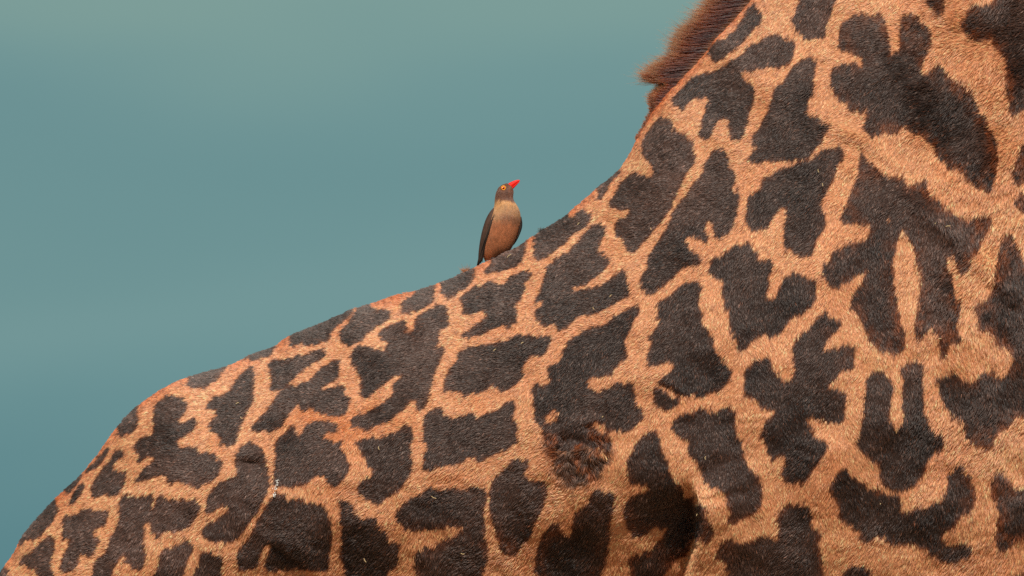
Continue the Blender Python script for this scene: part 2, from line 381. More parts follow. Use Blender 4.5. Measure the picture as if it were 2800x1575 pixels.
('J','740,-160 728,-104 672,-119 632,-94 562,-44 512,-24 452,-4 382,15 330,45 270,90 213,108 218,160 160,205 120,205 110,280 100,370 85,430 150,455 200,462 250,435 280,370 330,310 350,285 385,320 375,400 372,480 360,570 375,600 430,605 480,620 520,655 548,640 562,590 592,510 627,460 640,370 630,290 618,250 655,200 690,120 722,60 727,5 777,-24 772,-74 752,-104 757,-150'),
('N','590,50 620,100 680,130 710,160 760,200 820,240 870,265 920,220 960,235 1040,235 1030,290 990,350 960,400 940,470 890,520 880,580 850,630 820,600 800,540 770,500 720,510 730,570 760,650 770,740 780,800 815,820 810,900 800,960 790,1000 820,1060 800,1120 780,1110 750,1090 725,1150 710,1220 690,1200 690,1130 670,1070 640,1020 600,990 570,1040 550,1080 520,1080 510,1030 520,940 530,830 550,770 550,690 540,600 520,540 510,460 470,410 440,350 430,290 410,340 390,400 370,470 355,530 365,620 370,700 380,800 390,900 420,1000 440,1070 430,1150 390,1180 330,1175 260,1165 220,1120 180,1060 150,1000 130,940 100,890 55,850 70,800 110,730 150,690 180,620 160,600 100,640 40,690 -6,719 -46,734 -86,704 -116,654 -131,564 -66,554 -66,494 -46,454 44,434 124,414 174,384 214,344 204,294 144,274 84,284 24,279 -11,244 14,194 44,124 74,54 114,-26 126,-150 136,-220 176,-170 226,-100 286,-70 346,-45 406,-55 426,-20 466,30 526,10 585,-20'),
('M','776,-366 816,-336 881,-286 866,-256 826,-226 786,-176 766,-136 776,-96 826,-116 906,-136 981,-126 976,-76 968,14 930,35 870,45 850,85 800,120 780,155 840,160 890,180 915,220 910,290 905,360 870,410 830,400 790,385 720,380 640,362 622,385 660,420 690,460 720,510 805,545 770,600 720,670 680,720 650,770 630,825 580,825 500,805 465,760 490,700 500,640 470,605 430,620 410,655 380,620 370,570 330,520 330,440 370,380 430,345 420,305 380,290 310,270 310,210 260,215 205,205 210,150 225,100 206,63 256,4 286,-36 386,-41 416,14 440,70 490,105 545,100 575,50 566,-16 551,-96 566,-166 616,-216 666,-236 686,-296 736,-336'),
('N','1130,345 1100,420 1080,530 1060,620 1065,690 1030,760 1000,810 940,840 925,800 930,870 945,950 940,1010 1020,1020 1070,1060 1090,1120 1150,1130 1180,1200 1180,1290 1260,1310 1380,1310 1380,700 1260,560 1230,500 1190,420 1170,360'),
('O','660,70 720,60 800,70 850,90 920,120 960,60 1050,40 1100,90 1150,50 1180,0 1380,0 1380,360 1260,350 1200,340 1170,390 1110,440 1060,470 1040,550 1010,580 960,545 900,540 870,490 840,410 800,370 750,340 730,290 690,230 660,160'),
('O','230,30 290,40 330,90 355,160 340,240 325,320 330,400 370,440 420,430 430,350 420,250 425,130 410,40 420,0 480,-20 560,-10 575,40 560,110 560,200 580,270 585,370 620,440 640,490 690,500 715,540 690,590 640,600 590,640 585,720 540,790 500,830 440,870 390,880 330,840 260,770 270,700 220,650 160,590 90,545 130,490 145,420 160,330 160,200 175,80'),
('O','820,670 840,720 900,780 925,870 910,950 880,1020 820,1040 780,1110 720,1140 700,1170 740,1230 800,1220 870,1220 910,1270 890,1310 830,1330 760,1370 700,1345 630,1310 560,1260 480,1240 400,1225 340,1235 290,1190 240,1180 170,1220 120,1170 90,1110 30,1100 -2,1060 -12,1010 -17,950 -52,920 -87,870 -82,830 -42,790 -32,750 18,715 60,750 120,790 170,820 200,850 240,845 290,890 340,885 405,910 410,960 390,1010 440,1000 500,985 580,985 650,945 700,920 720,860 745,760 780,710'),
('O','1070,740 1130,750 1180,820 1230,860 1380,880 1380,1190 1220,1190 1160,1250 1100,1285 1075,1240 1060,1180 1080,1130 1060,1080 1105,1030 1070,960 1040,890 1030,840'),
('O','95,1355 120,1390 180,1400 250,1520 0,1520 30,1410 80,1390'),
('O','1380,1390 1260,1420 1190,1460 1190,1530 1380,1530'),
('M','100,285 150,320 145,400 165,440 150,500 195,530 210,600 225,680 265,720 300,790 335,820 325,900 340,950 300,1000 260,1040 180,1060 125,1100 100,1060 122,1030 105,970 95,900 75,860 -8,850 -18,820 -63,810 -68,770 -98,700 -128,640 -168,590 -168,510 -208,500 -248,480 -268,440 -288,400 -278,380 -248,350 -188,340 -128,320 -48,310 22,330 62,300'),
('M','520,960 600,950 650,970 670,1030 690,1110 730,1160 765,1175 720,1220 730,1290 750,1330 740,1390 790,1520 120,1520 90,1400 60,1350 10,1310 50,1230 100,1195 150,1205 160,1240 240,1225 290,1190 340,1180 380,1185 430,1220 460,1170 470,1120 440,1070 460,1010'),
('G','590,445 630,490 650,560 670,650 700,710 730,780 780,840 800,900 870,905 900,960 950,1010 980,1080 1025,1150 1000,1200 960,1230 900,1200 870,1190 840,1290 800,1320 740,1350 700,1400 640,1520 430,1520 450,1400 410,1350 480,1310 560,1280 620,1240 670,1180 690,1120 630,1110 560,1150 460,1190 440,1120 400,1080 400,1000 395,960 440,920 500,880 560,890 570,860 540,830 490,820 440,800 415,720 415,650 450,580 490,520 540,480'),
('E','1218,840 1268,870 1328,890 1333,960 1318,1050 1308,1150 1298,1230 1288,1300 1258,1390 1208,1520 820,1520 800,1400 795,1330 810,1240 840,1180 880,1120 910,1070 950,1080 980,1140 1010,1185 1065,1180 1040,1140 1060,1090 1045,1030 1100,1000 1150,950 1180,890'),
]
PALE = [('G', '165,390 210,375 265,400 275,460 240,480 200,440'), ('E', '850,385 870,330 900,318 965,330 950,370 900,400 880,430'),
        ('N', '315,240 340,225 345,270 320,310')]
SCAR = [('E', '850,430 920,470 1000,520 1090,540 1180,520 1290,560 1300,640 1250,700 1240,770 1150,800 1080,860 1010,850 960,790 930,740 910,660 860,580'),
        ('E', '1130,420 1180,410 1230,470 1290,500 1290,620 1200,600 1140,520')]
def poly(p):
    ox, oy = ORG[p[0]]
    return np.array([[ox + float(a.split(',')[0]) / 2.52, oy + float(a.split(',')[1]) / 2.52] for a in p[1].split()])
X0, Y0, TX = -900, -1800, 2.0
TW, TH = 2600, 2200
def fill(target, P, val):
    x0 = max(0, int((P[:, 0].min() - X0) / TX) - 1); x1 = min(TW, int((P[:, 0].max() - X0) / TX) + 2)
    y0 = max(0, int((P[:, 1].min() - Y0) / TX) - 1); y1 = min(TH, int((P[:, 1].max() - Y0) / TX) + 2)
    gx, gy = np.meshgrid(X0 + (np.arange(x0, x1) + 0.5) * TX, Y0 + (np.arange(y0, y1) + 0.5) * TX)
    ins = np.zeros(gx.shape, bool)
    Q = np.roll(P, -1, axis=0)
    for (ax, ay), (bx, by) in zip(P, Q):
        if ay == by:
            continue
        c = (ay > gy) != (by > gy)
        ins ^= c & (gx < (bx - ax) * (gy - ay) / (by - ay) + ax)
    target[y0:y1, x0:x1][ins] = val
def blur(a, sig):
    k = np.exp(-0.5 * (np.arange(-int(3 * sig) - 1, int(3 * sig) + 2) / sig) ** 2); k /= k.sum()
    n = len(k) // 2
    p = np.pad(a, ((n, n), (0, 0)), 'edge'); a = sum(k[i] * p[i:i + a.shape[0]] for i in range(len(k)))
    p = np.pad(a, ((0, 0), (n, n)), 'edge'); return sum(k[i] * p[:, i:i + a.shape[1]] for i in range(len(k)))
mask = np.zeros((TH, TW), np.float32)
# away from the flank the patches go on in the same manner
cells = np.array([[X0 + (i + 0.5 + rng.uniform(-.33, .33)) * 230, Y0 + (j + 0.5 + rng.uniform(-.33, .33)) * 230] for i in range(23) for j in range(20)])
gx, gy = np.meshgrid(X0 + (np.arange(TW // 4) + 0.5) * TX * 4, Y0 + (np.arange(TH // 4) + 0.5) * TX * 4)
wx = gx + 70 * fbm(gx / 90, gy / 90, 11); wy = gy + 70 * fbm(gx / 90, gy / 90, 21)
f1 = np.full(gx.shape, 1e9); f2 = f1.copy()
for c in cells:
    d = np.hypot(wx - c[0], wy - c[1])
    f2 = np.where(d < f1, f1, np.minimum(f2, d)); f1 = np.minimum(f1, d)
far = np.repeat(np.repeat((f2 - f1 > 34).astype(np.float32), 4, 0), 4, 1)
mask[:far.shape[0], :far.shape[1]] = far
ix0, ix1 = int((-25 - X0) / TX), int((2835 - X0) / TX)
iy0, iy1 = int((-35 - Y0) / TX), int((1602 - Y0) / TX)
mask[iy0:iy1, ix0:ix1] = 0
inside = np.zeros_like(mask)
for p in PATCH:
    fill(inside, poly(p), 1)
for p in PALE:
    fill(inside, poly(p), 0)
mask[iy0:iy1, ix0:ix1] = inside[iy0:iy1, ix0:ix1]
# the patches run on over the crest of the back
cxs = X0 + (np.arange(TW) + 0.5) * TX
cyl = np.interp(cxs, *np.array([(-118,1850),(-35,1625),(0,1565),(60,1468),(187,1329),(317,1171),(397,1091),(496,1036),(642,993),(785,922),(959,847),(1157,789),(1375,693),(1541,593),(1663,489),(1742,378),(1796,288)], float).T)
rowi = np.clip(((cyl + 12 - Y0) / TX).astype(int), 0, TH - 1)
yy_ = np.arange(TH)[:, None]
edge = mask[rowi, np.arange(TW)][None, :]
mask = np.where((yy_ < rowi[None]) & (yy_ > rowi[None] - 45) & (cxs < 1790)[None], edge, mask)
mask = (blur(mask, 2.2) > 0.40).astype(np.float32)
wide = blur(mask, 6.5).astype(np.float32)
broad = blur(mask, 15).astype(np.float32)
mid = blur(mask, 2.8).astype(np.float32)
mask = blur(mask, 1.25).astype(np.float32)
scar = np.zeros((TH, TW), np.float32)
for p in SCAR:
    fill(scar, poly(p), 1)
scar = blur(scar, 6).astype(np.float32)
def sample(tex, px, py):
    x = np.clip((px - X0) / TX - 0.5, 0, TW - 2.001); y = np.clip((py - Y0) / TX - 0.5, 0, TH - 2.001)
    i = x.astype(int); j = y.astype(int); fx = x - i; fy = y - j
    return (tex[j, i] * (1 - fx) + tex[j, i + 1] * fx) * (1 - fy) + (tex[j + 1, i] * (1 - fx) + tex[j + 1, i + 1] * fx) * fy

TAN = np.array([0.79, 0.335, 0.160])
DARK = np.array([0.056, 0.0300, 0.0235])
RUST = np.array([0.20, 0.048, 0.013])
CRX, CRY = np.array([(-118,1850),(-35,1625),(0,1565),(60,1468),(187,1329),(317,1171),(397,1091),(496,1036),(642,993),(785,922),(959,847),(1157,789),(1375,693),(1541,593),(1663,489),(1742,378),(1796,288),(1898,176),(2029,24),(2300,-300)], float).T
def coat(px, py, rnd=None):
    """coat pigment with painted shading and glints at a spot of the flank; rnd gives each hair its own shade"""
    teeth = 15 * vnoise(px / 7.5, py / 7.5, 41) + 10 * vnoise(px / 14, py / 14, 45)
    qx = px + 5 * fbm(px / 26, py / 26, 31) - 0.5 * teeth
    qy = py + 6 * fbm(px / 24, py / 30, 51) + 0.85 * teeth
    soft = 0.80 + 0.30 * sstep(2250, 2650, px) + 0.25 * sstep(1250, 1450, py)
    m = 0.55 * sample(mask, qx, qy) + 0.45 * sample(mid, qx, qy) + 0.08
    mw = sample(wide, qx, qy)
    jit = 0 if rnd is None else (rnd[0] - 0.5) * soft * 0.75
    d = sstep(0.42, 0.58, m + jit)
    hi = 1 - sstep(930, 1060, py) * (1 - sstep(2560, 2720, px))
    zone = np.clip(0.22 + 0.75 * sstep(2200, 2600, px) * hi + 0.45 * sstep(1230, 1420, py) * sstep(1000, 1300, px), 0, 1)
    rust = np.exp(-((mw - 0.56) / 0.20) ** 2) * zone * sstep(-0.35, 0.35, fbm(px / 22, py / 30, 77, 2) + (0 if rnd is None else 0.8 * (rnd[0] - 0.5)))
    rz = np.clip(sstep(2150, 2500, px) * hi + 0.7 * sstep(1330, 1480, py) * sstep(1000, 1400, px) * (1 - sstep(1900, 2100, px)), 0, 1)
    rust = np.maximum(rust, rz * np.exp(-((sample(broad, qx, qy) - 0.60) / 0.20) ** 2) * sstep(-0.30, 0.30, fbm(px / 16, py / 24, 79, 2) + (0 if rnd is None else 1.0 * (rnd[0] - 0.5))))
    rust = np.maximum(rust, 0.9 * np.exp(-((m - 0.58) / 0.22) ** 2))
    if rnd is not None:
        rust = np.maximum(rust, 0.55 * ((rnd[0] * 7.3) % 1.0 < 0.07))
    low = fbm(px / 170, py / 170, 71)
    tan = TAN[None] * (1 + 0.22 * low[:, None] * np.array([0.7, 1.0, 1.2]))
    ry = np.clip(sstep(-0.1, 0.5, vnoise(px / 60, py / 60, 81)) * 0.5, 0, 1)
    tan = tan * (1 - ry[:, None] * np.array([0.04, 0.16, 0.25]))
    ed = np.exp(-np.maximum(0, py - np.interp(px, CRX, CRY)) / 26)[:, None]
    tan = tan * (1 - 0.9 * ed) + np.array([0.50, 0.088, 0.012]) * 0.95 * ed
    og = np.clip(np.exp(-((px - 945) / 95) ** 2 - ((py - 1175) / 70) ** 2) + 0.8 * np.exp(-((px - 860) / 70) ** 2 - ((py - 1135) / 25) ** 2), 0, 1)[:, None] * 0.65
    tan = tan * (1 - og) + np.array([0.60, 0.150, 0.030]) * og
    c = tan * (1 - d[:, None]) + DARK[None] * d[:, None] * np.clip(1.0 + 1.3 * low + 0.35 * fbm(px / 45, py / 45, 73), 0.5, 1.9)[:, None] * (1.35 - 0.5 * sstep(100, 750, py - np.interp(px, CRX, CRY)))[:, None]  # dark patches painted lighter near the crest, darker below, as sheen and shading
    k = (rust * d)[:, None]
    c = c * (1 - k * 0.85) + RUST * k * 0.85
    s = np.clip(sample(scar, px + 14 * fbm(px / 20, py / 20, 93), py + 14 * fbm(px / 20, py / 20, 97)) * 1.4, 0, 1)
    sn = sstep(-0.02, 0.35, fbm(px / 17, py / 20, 91) + (0 if rnd is None else 0.5 * (rnd[0] - 0.5)))[:, None]
    s = s[:, None] * sstep(-0.55, -0.1, fbm(px / 30, py / 26, 99, 2))[:, None]
    c = c * (1 - 0.95 * s) + (RUST * 1.1 * sn + DARK * 1.2 * (1 - sn)) * 0.95 * s
    if rnd is not None:
        v = rnd[1]
        c = c * v[:, None]
        pale = (rnd[2] > 0.95) & (d > 0.5)
        c[pale] = c[pale] * 2.2 + np.array([0.06, 0.042, 0.034])  # scattered hairs lightened to paint sparkle of sheen on the dark patches
        fl = (rnd[2] < 0.12) & (d < 0.5)
        c[fl] = np.minimum(0.85, c[fl] * 1.3 + np.array([0.09, 0.065, 0.045]))  # some tan hairs lightened as painted glints
    return np.clip(c, 0.004, 0.85), d

# ------------------------------------------------------------------ giraffe body
m_skin = material('giraffe_skin', attr='tint', rough=0.8, spec=0.2, noise=(180.0, 0.25))
m_fur = hair_material('giraffe_fur', 0.30, 0.65, ior=1.38, plain=0.65)
m_mane = hair_material('giraffe_mane_hair', 0.28, 0.5, plain=0.5)
giraffe = empty('giraffe', (0, 0, 0))
giraffe['label'] = 'brown patched giraffe seen from the side, back sloping up to a maned neck'
giraffe['category'] = 'giraffe'

TOP = [(-110,1990),(-118,1850),(-85,1730),(-35,1625),(0,1565),(40,1507),(60,1468),(95,1425),(147,1369),(187,1329),(222,1296),(254,1258),
       (286,1216),(317,1172),(357,1127),(397,1094),(444,1064),(496,1038),(551,1019),(598,1007),(642,993),(686,971),(749,946),(785,922),
       (829,903),(887,880),(959,847),(1022,828),(1078,809),(1157,789),(1201,773),(1260,748),(1319,721),(1375,693),(1422,669),(1462,643),
       (1502,617),(1541,593),(1577,563),(1605,540),(1632,515),(1663,489),(1693,460),(1708,440),(1726,412),(1742,378),(1760,350),(1777,317),
       (1796,288),(1819,258),(1859,216),(1898,176),(1926,144),(1958,100),(1998,60),(2029,24),(2080,-38),(2300,-300),(2560,-600),(2800,-860),(3050,-1170),(3200,-1360)]
NU, NS = 640, 330
tp, tt, td = catmull(TOP, NU)
tgt = np.gradient(tp, axis=0); tgt /= np.linalg.norm(tgt, axis=1)[:, None]
tp = tp + np.stack([-tgt[:, 1], tgt[:, 0]], -1) * 3.5      # room for the coat's own thickness
def at(pt):
    return td[int(np.argmin([abs(a - pt[0]) + abs(b_ - pt[1]) for a, b_ in TOP]))]
KEYS = [((-110,1990),(-20,2090),.05),((-118,1850),(120,2120),.20),((-85,1730),(260,2110),.25),((0,1565),(470,2060),.29),((254,1258),(760,2010),.34),
        ((496,1036),(980,2000),.36),((887,880),(1240,2030),.37),((1260,748),(1540,2070),.37),((1541,593),(1850,2100),.37),((1693,460),(2150,2100),.37),
        ((1796,288),(2620,2060),.36),((1926,144),(2980,1760),.34),((2029,24),(3060,1300),.31),((2300,-300),(2960,480),.23),((2800,-860),(3230,-330),.15),((3200,-1360),(3420,-1150),.10)]
ku = [at(k[0]) for k in KEYS]
def gsm(a, s):
    k = np.exp(-0.5 * (np.arange(-int(3 * s), int(3 * s) + 1) / s) ** 2); k /= k.sum()
    n = len(k) // 2
    p = np.r_[2 * a[0] - a[n:0:-1], a, 2 * a[-1] - a[-2:-n - 2:-1]]
    return np.convolve(p, k, 'valid')
bx = gsm(np.interp(tt, ku, [k[1][0] for k in KEYS]), 18)
by = gsm(np.interp(tt, ku, [k[1][1] for k in KEYS]), 18)
W = gsm(np.interp(tt, ku, [k[2] for k in KEYS]), 14)
W[:12] *= np.sqrt(np.linspace(0.05, 1, 12))
s = np.linspace(0, 1, NS)
v = 0.5 * (1 - np.cos(np.pi * s))
PX = tp[:, :1] * (1 - v) + bx[:, None] * v
PY = tp[:, 1:2] * (1 - v) + by[:, None] * v
prof = np.sin(np.pi * v ** 0.77) ** 0.70
DEP = W[:, None] * prof
def seglen(px, py, pts):
    """signed distance (right of the line positive) and position along a polyline"""
    best = np.full(px.shape, 1e9); sg = np.zeros(px.shape); pos = np.zeros(px.shape)
    L = 0; pts = np.asarray(pts, float)
    tot = np.linalg.norm(np.diff(pts, axis=0), axis=1).sum()
    for a, b_ in zip(pts[:-1], pts[1:]):
        e = b_ - a; l = np.hypot(*e)
        f = np.clip(((px - a[0]) * e[0] + (py - a[1]) * e[1]) / l ** 2, 0, 1)
        dx = px - a[0] - f * e[0]; dy = py - a[1] - f * e[1]
        d = np.hypot(dx, dy); m = d < best
        best = np.where(m, d, best); sg = np.where(m, np.sign(e[0] * dy - e[1] * dx), sg); pos = np.where(m, (L + f * l) / tot, pos)
        L += l
    return best * sg, pos
def relief(px, py):
    z = np.zeros(px.shape)
    def g(cx, cy, sx, sy, amp, rot=0):
        c, s_ = math.cos(R(rot)), math.sin(R(rot))
        u = ((px - cx) * c + (py - cy) * s_) / sx; w = (-(px - cx) * s_ + (py - cy) * c) / sy
        return amp * np.exp(-0.5 * (u * u + w * w))
    z += g(2250, 1250, 230, 380, 0.055) + g(2050, 700, 160, 330, 0.020, 25) + g(650, 1350, 260, 260, 0.03)
    z += g(1350, 1200, 420, 260, 0.015) - g(1640, 1600, 200, 150, 0.085) - g(900, 1640, 200, 120, 0.03)
    # skin fold behind the elbow: the shoulder stands proud of the flank
    d, t_ = seglen(px, py, [(1868, 1310), (1893, 1375), (1903, 1430), (1895, 1500), (1872, 1580), (1840, 1680)])
    d = -d
    k = sstep(0.0, 0.3, t_)
    z += k * np.where(d > 0, 0.055 * np.exp(-d / 110), -0.080 * np.exp(d / 80)) * np.tanh(np.abs(d) / 6)
    # flank fold
    d, t_ = seglen(px, py, [(735, 1480), (775, 1500), (815, 1530), (850, 1560), (900, 1600)])
    k = sstep(0, 0.25, t_)
    z += k * np.where(d < 0, 0.008 * np.exp(-(d / 50) ** 2), -0.006 * np.exp(-d / 70)) * np.tanh(np.abs(d) / 5)
    # creases and ridges
    for pts, amp, w in (([(2440, 520), (2500, 590), (2570, 650), (2657, 722), (2740, 800), (2800, 860)], 0.014, 20),
                        ([(2760, 980), (2700, 900), (2680, 860)], -0.008, 16),
                        ([(1793, 1050), (1830, 1066), (1868, 1097)], 0.004, 9),
                        ([(1790, 1062), (1830, 1080), (1862, 1105)], -0.005, 8),
                        ([(2520, 10), (2560, 60), (2610, 110)], 0.006, 14),
                        ([(2200, 330), (2290, 380), (2360, 420), (2440, 470)], 0.006, 14),
                        ([(1640, 600), (1690, 640), (1730, 680)], -0.003, 9), ([(1660, 640), (1700, 665)], -0.003, 7),
                        ([(1330, 1170), (1560, 1165)], -0.003, 10),
                        ([(1560, 1165), (1610, 1160), (1660, 1150)], 0.004, 8),
                        ([(2440, 1010), (2500, 990), (2560, 985)], -0.004, 12),
                        ([(2000, 1170), (2080, 1165)], -0.003, 5), ([(2150, 1230), (2215, 1255)], -0.004, 6),
                        ([(560, 1020), (740, 965)], -0.004, 10), ([(950, 880), (1050, 850), (1090, 845)], 0.004, 14)):
        d, t_ = seglen(px, py, pts)
        z += amp * np.exp(-0.5 * (d / w) ** 2) * sstep(0, 0.2, t_) * (1 - sstep(0.8, 1, t_))
    z += g(700, 1255, 26, 16, 0.012) - g(700, 1275, 22, 9, 0.008)
    z += g(480, 1100, 26, 26, 0.006) + g(1245, 765, 18, 8, 0.003)
    sc = sample(scar, px.ravel(), py.ravel()).reshape(px.shape)
    z += sc * 0.012 * fbm(px / 24, py / 20, 101, 2) - g(1585, 1215, 60, 18, 0.006) + g(1560, 1245, 30, 16, 0.004)
    z += 0.015 * fbm(px / 150, py / 130, 111) + 0.0022 * fbm(px / 34, py / 26, 121)
    return z
zr = relief(PX, PY) * sstep(0.02, 0.28, prof) * sstep(0.0, 0.12, 1 - v)[None]
PWf = px2w(PX, PY, 0.0)
front = PWf.copy(); front[..., 1] = -(DEP + zr)
front[:, 0, 1] = 0; front[:, -1, 1] = 0
back = PWf.copy(); back[..., 1] = DEP + 0.006 * fbm(PX / 140, PY / 120, 131) * sstep(0.02, 0.3, prof)
back = back[:, -2:0:-1]
grid = np.concatenate([front, back], axis=1)          # ring order: crest, near side, belly, far side
NR = grid.shape[1]
idx = np.arange(NU * NR).reshape(NU, NR)
a_ = idx[:-1, :]; b_ = np.roll(idx, -1, 1)[:-1, :]; c_ = np.roll(idx, -1, 1)[1:, :]; d_ = idx[1:, :]
quads = np.stack([a_, d_, c_, b_], -1).reshape(-1, 4)[:, ::-1]
V = grid.reshape(-1, 3)
ppx, ppy = w2px(V)
sidefar = V[:, 1] > 0.0
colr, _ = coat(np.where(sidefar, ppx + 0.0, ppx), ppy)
verts = [V]; faces = [quads]; cols = [colr * 0.55]  # skin darkened under the coat to paint the shade between hairs
# end cap at the rump, legs, head and lower limbs, all in the same skin
def add_tube(path, seg=24):
    tv, tf = tube(path, seg)
    base = sum(len(x) for x in verts)
    tf4 = np.array([f if len(f) == 4 else (f[0], f[1], f[2], f[2]) for f in tf]) + base
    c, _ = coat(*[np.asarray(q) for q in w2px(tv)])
    verts.append(tv); cols.append(c); extra.extend([tuple(int(i) for i in dict.fromkeys(f)) for f in tf4])
extra = []
def wx_(px, py):
    p = px2w(px, py); return float(p[0]), float(p[2])
for sy in (-1, 1):
    add_tube([(0.78, sy*0.14, 1.98, .17, .09), (0.80, sy*0.17, 1.86, .16, .11), (0.80, sy*0.20, 1.70, .13, .10), (0.79, sy*0.20, 1.40, .095, .08),
              (0.78, sy*0.20, 1.05, .085, .075), (0.78, sy*0.20, 0.92, .085, .08), (0.77, sy*0.20, 0.80, .065, .06), (0.77, sy*0.20, 0.40, .052, .05),
              (0.77, sy*0.20, 0.20, .065, .06), (0.79, sy*0.20, 0.10, .065, .06)])
    add_tube([(-0.88, sy*0.12, 1.95, .17, .09), (-0.86, sy*0.16, 1.78, .18, .12), (-0.84, sy*0.20, 1.50, .14, .10), (-0.92, sy*0.20, 1.20, .095, .08),
              (-1.00, sy*0.20, 0.98, .085, .07), (-1.00, sy*0.20, 0.85, .070, .06), (-0.96, sy*0.20, 0.45, .052, .05), (-0.94, sy*0.20, 0.20, .065, .06),
              (-0.92, sy*0.20, 0.10, .065, .06)])
hx, hz = wx_(3300, -1250)
add_tube([(hx - .10, 0, hz - .10, .10, .09), (hx, 0, hz + .02, .13, .11), (hx + .12, 0, hz + .05, .14, .12), (hx + .27, 0, hz - .01, .115, .10),
          (hx + .42, 0, hz - .09, .085, .075), (hx + .54, 0, hz - .155, .075, .07), (hx + .61, 0, hz - .195, .06, .06), (hx + .635, 0, hz - .21, .03, .03)])
AV = np.concatenate(verts); AC = np.concatenate(cols)
body_faces = [tuple(q) for q in quads.tolist()]
cap0 = [tuple(range(0, NR))]; cap1 = [tuple(range((NU - 1) * NR, NU * NR))[::-1]]
me = bpy.data.meshes.new('body')
me.vertices.add(len(AV)); me.vertices.foreach_set('co', AV.astype(np.float32).ravel())
allf = [quads.ravel()] + [np.array(f) for f in extra + cap0 + cap1]
starts = np.r_[np.arange(0, quads.size, 4), quads.size + np.r_[0, np.cumsum([len(f) for f in extra + cap0 + cap1])[:-1]]]
li = np.concatenate(allf).astype(np.int32)
me.loops.add(len(li)); me.loops.foreach_set('vertex_index', li)
me.polygons.add(len(starts)); me.polygons.foreach_set('loop_start', starts.astype(np.int32))
me.update(calc_edges=True); me.validate()
me.polygons.foreach_set('use_smooth', np.ones(len(me.polygons), bool))
at_ = me.attributes.new('tint', 'FLOAT_COLOR', 'POINT')
c4 = np.ones((len(AV), 4), np.float32); c4[:, :3] = AC
at_.data.foreach_set('color', c4.ravel())
me.materials.append(m_skin)
body = bpy.data.objects.new('body', me); COL.objects.link(body); body.parent = giraffe

# ------------------------------------------------------------------ short coat hair
def grow(n, weight_px, seed):
    """random roots on the near side and over the crest: position, normal, along-neck tangent, photo position"""
    g_ = np.random.default_rng(seed)
    K = NS - 1 + 0
    take = np.r_[np.arange(NR - 24, NR), np.arange(0, int(NS * 0.97))]
    G = grid[:, take]
    e1 = G[1:, :-1] - G[:-1, :-1]; e2 = G[:-1, 1:] - G[:-1, :-1]
    nrm = np.cross(e1, e2); area = np.linalg.norm(nrm, axis=-1); nrm = nrm / np.maximum(area, 1e-12)[..., None]
    cx, cy = w2px(G[:-1, :-1])
    wgt = area * weight_px(cx, cy)
    wgt = wgt.ravel() / wgt.sum()
    q = g_.choice(wgt.size, n, p=wgt)
    i, j = np.divmod(q, G.shape[1] - 1)
    f, h = g_.random(n)[:, None], g_.random(n)[:, None]
    P = (G[i, j] * (1 - f) + G[i + 1, j] * f) * (1 - h) + (G[i, j + 1] * (1 - f) + G[i + 1, j + 1] * f) * h
    N = nrm[i, j]
    # make normals point out of the animal
    cen = np.stack([P[:, 0], np.zeros(n), P[:, 2] - 0.25], -1)
    flip = np.sum(N * (P - cen), -1) < 0
    N[flip] *= -1
    px, py = w2px(P)
    return P, N, px, py
def inframe(cx, cy):
    return ((cx > -130) & (cx < 2930) & (cy > -130) & (cy < 1705)).astype(float)
NH = 620000
P, N, px, py = grow(NH, inframe, 5)
# lie of the coat: back towards the tail and down, straighter down on the shoulder, along the neck above it
ang = 118 + 22 * sstep(-0.2, 0.4, fbm(px / 330, py / 330, 201, 2)) - 25 * sstep(1500, 2300, px) + 34 * (1 - sstep(0, 420, py - np.interp(px, [a[0] for a in TOP[4:48]], [a[1] for a in TOP[4:48]])))
ang = ang + 60 * fbm(px / 90, py / 90, 211, 2)
sx0, sy0 = np.cos(np.radians(ang)) * 5.0, np.sin(np.radians(ang)) * 5.0
CS = 5.2                                            # hairs gather in small locks
jx = px + 3.5 * vnoise(px / 9, py / 9, 205); jy = py + 3.5 * vnoise(px / 9, py / 9, 206)
ci = np.floor(jx / CS).astype(int); cj = np.floor(jy / CS).astype(int)
rl = np.random.default_rng(77).random((4, 1024, 1024))
lock = [r_[cj % 1024, ci % 1024] for r_ in rl]
offx = (ci + 0.2 + 0.6 * lock[0]) * CS - jx; offy = (cj + 0.2 + 0.6 * lock[1]) * CS - jy
sc_ = sample(scar, px, py)
ang = ang + rng.normal(0, 5, NH) + 26 * (lock[2] - 0.5) + 170 * sc_ * vnoise(px / 30, py / 30, 215)
ar = np.radians(ang)
flow = np.stack([np.cos(ar), np.zeros(NH), -np.sin(ar)], -1)
tan = flow - N * np.sum(flow * N, -1)[:, None]
tan /= np.maximum(1e-6, np.linalg.norm(tan, axis=-1))[:, None]
lift = np.radians(np.clip(rng.normal(17, 5, NH) + 16 * (lock[3] - 0.4) + 22 * vnoise(px / 16, py / 16, 221), 5, 60))
lift = lift + 0.14 * sc_
lift = lift + np.where(rng.random(NH) < 0.18, 0.45, 0) * np.exp(-np.maximum(0, py - np.interp(px, CRX, CRY)) / 10)
ln = rng.uniform(0.0075, 0.0115, NH) * (1 + 0.5 * sc_) * (1 + 0.35 * sstep(2350, 2700, px))
off = np.stack([offx, np.zeros(NH), -offy], -1) * S
off = off - N * np.sum(off * N, -1)[:, None]
d0 = tan * np.cos(lift)[:, None] + N * np.sin(lift)[:, None]
d1 = tan * np.cos(lift * 0.35)[:, None] + N * np.sin(lift * 0.35)[:, None]
p0 = P - N * 0.0006
p1 = p0 + d0 * (ln * 0.5)[:, None] + off * 0.4
p2 = p1 + d1 * (ln * 0.5)[:, None] + off * 0.4
rnd = rng.random((3, NH))
rnd[0] = 0.5 * rnd[0] + 0.5 * lock[2]
rnd[1] = (0.55 + 0.95 * lock[0]) * (0.85 + 0.3 * rnd[1])
